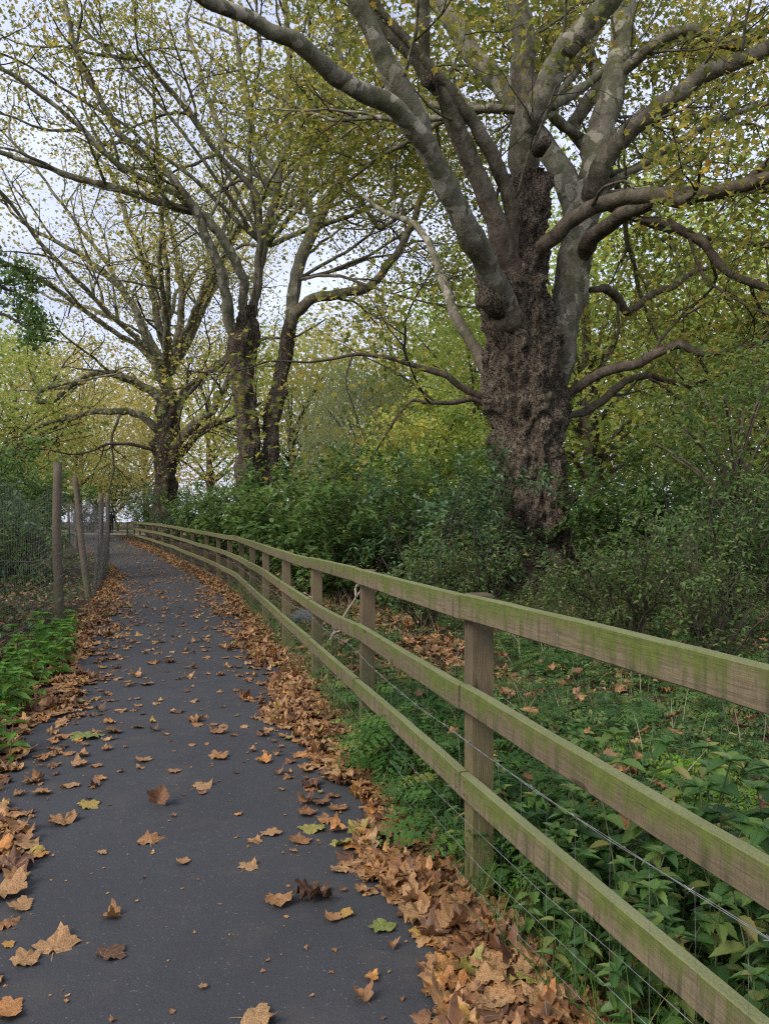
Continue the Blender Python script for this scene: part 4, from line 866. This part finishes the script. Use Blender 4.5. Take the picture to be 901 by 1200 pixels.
# on the asphalt: sparse, thicker far away (zone 0)
n = 900; Y = 1.8 + 42 * r.uniform(0, 1, n) ** 1.25; u = r.uniform(.02, .98, n); X = pathL(Y) * (1 - u) + pathR(Y) * u
keep = (Y > 8) | ((Y > 5) & (r.uniform(0, 1, n) < .55)) | ((r.uniform(0, 1, n) < .04)); X, Y = X[keep], Y[keep]; addleaves(X, Y, path_z(X, Y) + .010, .10, 0, 1, (.05, .125))
n = 500; Y = 3.5 + 30 * r.uniform(0, 1, n); u = r.uniform(.03, .97, n); X = pathL(Y) * (1 - u) + pathR(Y) * u; addleaves(X, Y, path_z(X, Y) + .006, .12, 0, 0, (.025, .07))
n = 1000; Y = 1.9 + 22 * r.uniform(0, 1, n) ** 1.6; u = r.beta(.6, .6, n); X = pathL(Y) * (1 - u) + pathR(Y) * u; addleaves(X, Y, path_z(X, Y) + .003, .1, 0, 0, (.006, .02))
n = 620; Y = 1.8 + 14 * r.uniform(0, 1, n) ** 1.2; e_ = np.abs(r.normal(0, .17, n)); sd = r.uniform(0, 1, n) < .6; X = np.where(sd, pathR(Y) + .14 * sstep(4.2, 2.2, Y) - e_, pathL(Y) + e_); addleaves(X, Y, path_z(X, Y) + .010, .10, 0, 1, (.03, .11))
# drift along the wooden fence (zone 1) and along the mesh fence (zone 2)
def drift(n, lo, hi, y0, y1, zone, pw, hgt, pile=0.):
    Y = y0 + (y1 - y0) * r.uniform(0, 1, n) ** pw; u = r.beta(1.25, 1.1, n); a, b = lo(Y), hi(Y); X = a * (1 - u) + b * u
    lv = r.integers(0, 3, n); edge = np.minimum(1, 4 * np.minimum(u, 1 - u))
    onp = (X < pathR(Y) + .12) & (X > pathL(Y) - .12)
    Z = np.where(onp, path_z(X, Y), gz(X, Y)) + .012 + lv / 2. * hgt * edge
    addleaves(X, Y, Z, .12, zone, lv)
wob = lambda Y, s: .12 * np.sin(Y * 1.9 + s) + .07 * np.sin(Y * 5.3 + s)
drift(3500, lambda Y: pathR(Y) - .05 + wob(Y, 0) + .16 * sstep(4.2, 2.2, Y), lambda Y: fenceX(Y) + .03, 1.2, 9, 1, 1.1, .035)
drift(2600, lambda Y: pathR(Y) - .02 + wob(Y, 0), lambda Y: fenceX(Y) + .02, 9, 44, 1, 1.3, .07)
drift(2100, lambda Y: meshX(Y) + .25, lambda Y: pathL(Y) + .0 + wob(Y, 2), 1.9, 9, 2, 1., .03)
drift(2600, lambda Y: meshX(Y) + .12, lambda Y: pathL(Y) + .05 + wob(Y, 2), 9, 40, 2, 1.2, .06)
# woodland floor (zone 3)
n = 2000; Y = 1.6 + 20 * r.uniform(0, 1, n) ** 1.3; X = fenceX(Y) + .1 + r.uniform(0, 1, n) ** 1.1 * (2 + Y * .55); k = vnoise(X, Y, .55, 9.) > -.25; X, Y = X[k], Y[k]; addleaves(X, Y, gz(X, Y) + .02 + r.uniform(0, .04, len(X)), .4, 3, 0)
n = 2600; Y = 6.2 + 10 * r.uniform(0, 1, n) ** 1.2; X = fenceX(Y) + .1 + r.uniform(0, 1, n) * (1.0 + Y * .1); addleaves(X, Y, gz(X, Y) + .02 + r.uniform(0, .05, len(X)), .3, 3, 0)
n = 170; Y = 2.2 + 6 * r.uniform(0, 1, n); X = fenceX(Y) + .3 + r.uniform(0, 1, n) * (1. + Y * .5); addleaves(X, Y, gz(X, Y) + r.uniform(.14, .24, n), .35, 3, 0)
n = 1800; Y = 4 + 18 * r.uniform(0, 1, n); X = meshX(Y) - r.uniform(0, 1, n) * 2.5; addleaves(X, Y, gz(X, Y) + .02, .4, 3, 0)
C = np.vstack(C)
# keep the spots of the hand placed leaves clear
HAND = [  # x, y, width px, rnd, shape, tilt, label, category
    (188, 942, 30, .22, 9, (1.15, .2), 'brown fallen leaf curled up and standing on edge in the middle of the path', 0),
    (102, 862, 52, 1.0, 3, (.1, .1), 'green yellow leaf lying flat on the left of the path between two brown ones', 0),
    (133, 858, 30, .16, 0, (.5, 0), 'dark red brown leaf touching the right end of the green yellow leaf', 0),
    (70, 863, 36, .5, 1, (.2, .2), 'tan leaf touching the left end of the green yellow leaf', 0),
    (176, 985, 42, .45, 5, (.4, .1), 'light brown leaf with a long dark stalk just below the upright curled leaf', 0),
    (66, 1108, 62, .56, 1, (.35, -.1), 'big pointed tan leaf with stalk in the lower left of the path', 0),
    (30, 1126, 44, .58, 2, (.2, .3), 'narrow tan leaf touching the lower left of the big pointed leaf', 0),
    (370, 1050, 60, .05, 10, (.55, .3), 'big crumpled grey brown leaf on the right half of the path', 0),
    (328, 1057, 46, .48, 4, (.25, .2), 'curled light brown leaf tucked against the big crumpled leaf', 0),
    (291, 1016, 30, .62, 1, (.2, .1), 'small tan leaf with stalk left of centre above the crumpled leaf', 0),
    (317, 977, 30, .56, 6, (.2, -.2), 'light brown leaf near the right edge of the path above the small tan leaf', 0),
    (366, 970, 40, .965, 3, (.1, .1), 'pale yellow green leaf lying at the right edge of the asphalt', 0),
    (215, 1012, 22, .55, 0, (.3, .1), 'small light brown leaf alone below the stalked leaf', 0),
    (132, 1077, 30, .42, 9, (.3, .2), 'thin curled brown leaf above the dark flattened leaf', 0),
    (130, 1119, 46, .10, 6, (.0, .0), 'dark flattened leaf pressed into the asphalt', 0),
    (104, 944, 34, .93, 6, (.1, .2), 'olive yellow leaf on the left of the path', 0),
    (75, 962, 46, .5, 2, (.2, .2), 'light brown curled leaf just below the olive yellow leaf', 0),
    (92, 896, 26, .55, 4, (.3, .3), 'tan leaf below the green yellow leaf', 0),
    (50, 928, 30, .5, 0, (.3, .2), 'brown leaf near the left edge of the path below the drift', 0),
    (82, 920, 30, .66, 1, (.2, .2), 'pale tan leaf left of the olive yellow leaf', 0),
    (168, 892, 26, .5, 0, (.2, .2), 'tan leaf left of centre a little above the upright curled leaf', 0),
    (237, 922, 32, .6, 1, (.2, .1), 'pale tan leaf right of centre above the upright curled leaf', 0),
    (255, 859, 26, .4, 4, (.3, .1), 'brown curled leaf in the middle of the path level with the green yellow leaf', 0),
    (233, 850, 22, .42, 5, (.3, .1), 'small brown leaf near the middle of the path', 0),
    (181, 857, 14, .18, 9, (.6, .1), 'tiny dark curled leaf in the middle of the path', 0),
    (205, 905, 20, .5, 6, (.2, .1), 'small light brown leaf above the upright curled leaf', 0),
    (256, 888, 30, .45, 2, (.3, .3), 'light brown leaf in the right half of the path, just past the tiny curled one', 0),
    (448, 1085, 40, .985, 6, (.15, .1), 'green yellow leaf lying at the edge of the drift on the right', 0),
    (424, 1170, 32, .38, 9, (.5, .2), 'brown leaf curled into a cup at the bottom right of the path', 0),
    (300, 1196, 60, .62, 1, (.3, .1), 'pale tan leaf cut by the bottom of the picture', 0),
    (8, 1186, 60, .78, 0, (.2, .2), 'large orange leaf in the bottom left corner', 0),
    (10, 1107, 20, .88, 6, (.1, .1), 'small yellow orange leaf at the left edge', 0),
    (20, 1015, 50, .12, 10, (.4, .3), 'dark brown crumpled leaf at the left edge of the path', 0),
    (10, 1045, 60, .55, 4, (.4, .3), 'large tan curled leaf at the left edge below the dark crumpled one', 0),
    (390, 1076, 28, .5, 0, (.4, .2), 'light brown leaf just below the big crumpled leaf', 0),
    (405, 1070, 24, .9, 6, (.3, .2), 'yellow leaf just right below the big crumpled leaf', 0),
    (120, 1000, 14, .6, 6, (.2, .2), 'tiny tan leaf fragment on the left of the path', 0),
    (238, 1158, 14, .5, 6, (.2, .2), 'tiny light brown leaf fragment near the bottom of the path', 0),
    (496, 1135, 28, .4, 9, (.5, .2), 'brown folded leaf at the edge of the drift at the bottom', 0),
    (736, 963, 34, .5, 5, (1.2, .2), 'curled tan leaf caught behind the lower rail', 1),
]
var_cache = {}
def fallen_mesh(shape, rv):
    key = (shape, round(float(rv) * 30))
    if key not in var_cache:
        V, polys, uv = shapes[shape]
        var_cache[key] = mesh_from('fallen_leaf', V, polys, M['dry'], rnd=np.full(len(V), key[1] / 30.), uv=uv, smooth=True)
    return var_cache[key]
hx = []
for x, y, w, rv, shp, tilt, lab, up in HAND:
    tilt = tilt if tilt[0] > 1 else (tilt[0] * .35 - .02, tilt[1] * .5)
    Z = (EYE - .03) * F / (y - HY) if not up else 2.75
    X = (x - CX) / F * Z; hx.append((X, Z)); zz = path_z(X, Z) + .008 + .25 * w * Z / F * math.sin(abs(tilt[0])) if not up else EYE - (y - HY) / F * Z
    o = link('fallen_leaf', fallen_mesh(shp, rv), None, (X, Z, zz), (tilt[0], tilt[1], 0.), w * Z / F * .80)
    o.rotation_euler = (tilt[0], tilt[1], 0. if tilt[0] > .6 else random.uniform(0, 6.28))
    tag(o, lab, 'leaf', 'fallen leaves picked out on the path')
hx = np.array(hx)
near = C[:, 1] < 6; dmin = np.full(len(C), 9.); dmin[near] = np.min(np.hypot(C[near, 0][:, None] - hx[:, 0], C[near, 1][:, None] - hx[:, 1]), axis=1)
C = C[~((dmin < .10) & (C[:, 8] == 0))]
vis = C[:, 6] / C[:, 1]; vis[(np.abs(C[:, 0] / C[:, 1]) > .49) | (EYE / C[:, 1] > .66)] = 0; vis *= np.where(C[:, 9] >= 2, 1.3, np.where(C[:, 8] == 0, 1.0, .5)) * np.where(C[:, 8] == 3, .25, 1)
order = np.argsort(-vis); ind = order[:258]; rest = np.setdiff1d(np.arange(len(C)), ind)
ZL = {0: ('brown fallen leaf scattered on the grey asphalt path', 'leaves scattered over the asphalt'), 1: ('brown fallen leaf in the drift between the asphalt and the wooden fence', 'leaves drifted along the wooden fence'), 2: ('brown fallen leaf in the drift along the left edge of the path', 'leaves drifted along the left edge'), 3: ('brown fallen leaf on the woodland floor beyond the fence', 'leaves on the woodland floor')}
for c in C[ind]:
    o = link('fallen_leaf', fallen_mesh(int(r.integers(11)), c[7]), None, c[:3], None, c[6]); o.rotation_mode = 'XYZ'; o.rotation_euler = (c[3], c[4], c[5])
    cw = 'dark brown' if c[7] < .2 else 'brown' if c[7] < .42 else 'tan' if c[7] < .73 else 'orange' if c[7] < .87 else 'yellow' if c[7] < .945 else 'green yellow'
    tag(o, ZL[int(c[8])][0].replace('brown', cw, 1), 'leaf', cw + ' ' + ZL[int(c[8])][1])
def eulR(c):
    a, b = c[:, 3], c[:, 4]; Nn = np.column_stack([np.sin(b), -np.sin(a), np.cos(a) * np.cos(b)]); return frames(Nn, c[:, 5])
def merged(name, sel, lab, cat):
    Vs, P3, P4, rn, uvs, off = [], [], [], [], [], 0
    for far, tpls in ((False, shapes), (True, low)):
        s2 = sel[(sel[:, 1] > 9) == far]; w = r.integers(len(tpls), size=len(s2))
        for i, tp in enumerate(tpls):
            s = s2[w == i]
            if len(s) == 0: continue
            V, pl, k, uv = scatter(tp, s[:, :3], eulR(s), s[:, 6])
            for p in pl: (P3 if p.shape[1] == 3 else P4).append(p + off)
            Vs.append(V); rn.append(np.repeat(s[:, 7], k)); uvs.append(uv); off += len(V)
    polys = ([np.vstack(P3)] if P3 else []) + ([np.vstack(P4)] if P4 else [])
    tag(link(name, mesh_from(name, np.vstack(Vs), polys, M['dry'], rnd=np.concatenate(rn), uv=np.vstack(uvs), smooth=True)), lab, cat, None, 'stuff')
R_ = C[rest]
merged('leaf_litter', R_[R_[:, 8] < 3], 'carpet of brown autumn leaves along both sides of the path', 'leaf litter')
merged('woodland_litter', R_[R_[:, 8] == 3], 'brown leaves covering the woodland floor beyond the fences', 'leaf litter')

# ================================================================== SMALL THINGS
mb = MB(); q0 = gb(404, 8.4)
for pts in ([(352, 830), (362, 800), (372, 770), (385, 745), (402, 716), (418, 694), (428, 676)], [(390, 738), (380, 722), (368, 705), (352, 694)], [(388, 742), (404, 736), (425, 728)], [(414, 700), (412, 690), (420, 676)]):
    P_ = np.array([px(x + 4, y, 8.6) for x, y in pts]); P_[:, 2] -= 0; mb.tube(polyline(P_, 12) - q0, np.linspace(.018, .008, 12), 6, .2, 8.)
tag(link('dead_branch', mb.mesh('dead_branch', M['deadwood']), None, q0), 'pale bare forked dead branch propped up behind the wooden fence', 'branch')
for (x, Z, s, lab) in ((356, 10.6, .21, 'rounded grey stone seen between the fence rails left of the dead branch'),):
    V = []; Q = []; nu, nv = 20, 12; b = gb(x, Z)
    for i in range(nv + 1):
        for j in range(nu):
            th = math.pi * i / nv; ph = 2 * math.pi * j / nu; d = Vector((math.sin(th) * math.cos(ph), math.sin(th) * math.sin(ph) * .8, math.cos(th) * .75)); rr = s * (1 + .22 * noise.noise(d * 1.8 + Vector((x, 0, 0)))); V.append(d * rr)
    for i in range(nv):
        for j in range(nu): Q.append((i * nu + j, (i + 1) * nu + j, (i + 1) * nu + (j + 1) % nu, i * nu + (j + 1) % nu))
    tag(link('stone', mesh_from('stone', np.array(V), [np.array(Q)], M['stone'], smooth=True), None, b + A(0, 0, s * .3)), lab, 'stone')

# distant walker at the end of the path
Zp_ = 60.; pb = A((131 - CX) / F * Zp_, Zp_, .43)
me = bpy.data.meshes.new('person')
jv = [(0, 0, .93), (0, 0, 1.18), (0, .01, 1.42), (0, .01, 1.53), (.17, 0, 1.41), (.24, .03, 1.14), (.23, -.08, .92), (-.17, 0, 1.41), (-.24, -.02, 1.14), (-.22, .1, .92), (.09, 0, .88), (.1, -.08, .48), (.1, -.02, .08), (.1, -.16, .04), (-.09, 0, .88), (-.1, .08, .48), (-.1, .16, .09), (-.1, .04, .04), (0, -.01, 1.63), (0, -.01, 1.73)]
je = [(0, 1), (1, 2), (2, 3), (2, 4), (4, 5), (5, 6), (2, 7), (7, 8), (8, 9), (0, 10), (10, 11), (11, 12), (12, 13), (0, 14), (14, 15), (15, 16), (16, 17), (3, 18), (18, 19)]
jr = [.15, .15, .15, .055, .075, .055, .04, .075, .055, .04, .1, .07, .05, .04, .1, .07, .05, .04, .095, .075]
me.from_pydata(jv, je, []); me.materials.append(M['dark_coat'])
po = link('person', me, None, pb, (0, 0, math.pi)); po.modifiers.new('Skin', 'SKIN').use_smooth_shade = True
for v, rr in zip(me.skin_vertices[0].data, jr): v.radius = (rr, rr * .8)
me.skin_vertices[0].data[0].use_root = True
po.modifiers.new('Subdivision', 'SUBSURF').levels = 1; po.modifiers['Subdivision'].render_levels = 2
tag(po, 'distant walker in dark clothes at the far end of the path', 'person')
mb = MB(); mb.tube(polyline([(0, .02, 1.60), (0, .03, 1.70), (0, .01, 1.775)], 6), [.075, .098, .104, .1, .08, .03], 12); link('hair', mb.mesh('hair', M['dark_hair']), po)

# ================================================================== LIGHT, SKY, CAMERA
SUN_EL, SUN_AZ = math.radians(42), math.radians(228)    # azimuth clockwise from +Y (behind and left of the camera)
w = bpy.data.worlds.new('World'); SC.world = w; w.use_nodes = True; nt = w.node_tree; nt.nodes.clear()
sky = nd(nt, 'ShaderNodeTexSky', sky_type='NISHITA'); sky.sun_disc = False; sky.sun_elevation = SUN_EL; sky.sun_rotation = SUN_AZ; sky.air_density = 1.0; sky.dust_density = 4.0; sky.ozone_density = 1.0
cl = ntex(nt, nd(nt, 'ShaderNodeMapping', {'Vector': nd(nt, 'ShaderNodeTexCoord').outputs['Generated'], 'Scale': (1, 1, 2.2)}).outputs[0], 2.6, 6., .6)
mixn = mixc(nt, .68, sky.outputs[0], ramp(nt, cl, [(.35, (5.0, 5.5, 7.5)), (.62, (7.6, 8.0, 9.8))]))
bg = nd(nt, 'ShaderNodeBackground', {'Color': mixn, 'Strength': .084}); o = nd(nt, 'ShaderNodeOutputWorld'); nt.links.new(bg.outputs[0], o.inputs[0])
sl = bpy.data.lights.new('sun', 'SUN'); sl.energy = 1.5; sl.angle = math.radians(28); sl.color = (1., .97, .92)
so = link('sun', sl); d = Vector((math.sin(SUN_AZ) * math.cos(SUN_EL), math.cos(SUN_AZ) * math.cos(SUN_EL), math.sin(SUN_EL))); so.rotation_euler = d.to_track_quat('Z', 'Y').to_euler()

cam = bpy.data.cameras.new('camera'); co_ = link('camera', cam); SC.camera = co_
co_.location = (0, 0, EYE); co_.rotation_euler = (math.pi / 2, 0, 0)
cam.sensor_fit = 'VERTICAL'; cam.sensor_height = 24; cam.lens = 24 * F / 1200; cam.shift_y = 10 / 1200; cam.clip_start = .05; cam.clip_end = 2000
SC.view_settings.view_transform = 'Standard'; SC.view_settings.look = 'None'; SC.view_settings.gamma = 1; SC.view_settings.exposure = .97; SC.view_settings.use_curve_mapping = False
SC.render.engine = 'CYCLES'; cy = SC.cycles; cy.max_bounces = 7; cy.diffuse_bounces = 4; cy.transmission_bounces = 4; cy.transparent_max_bounces = 4; cy.use_denoising = False; cy.filter_width = 1.2; cy.sample_clamp_indirect = 6
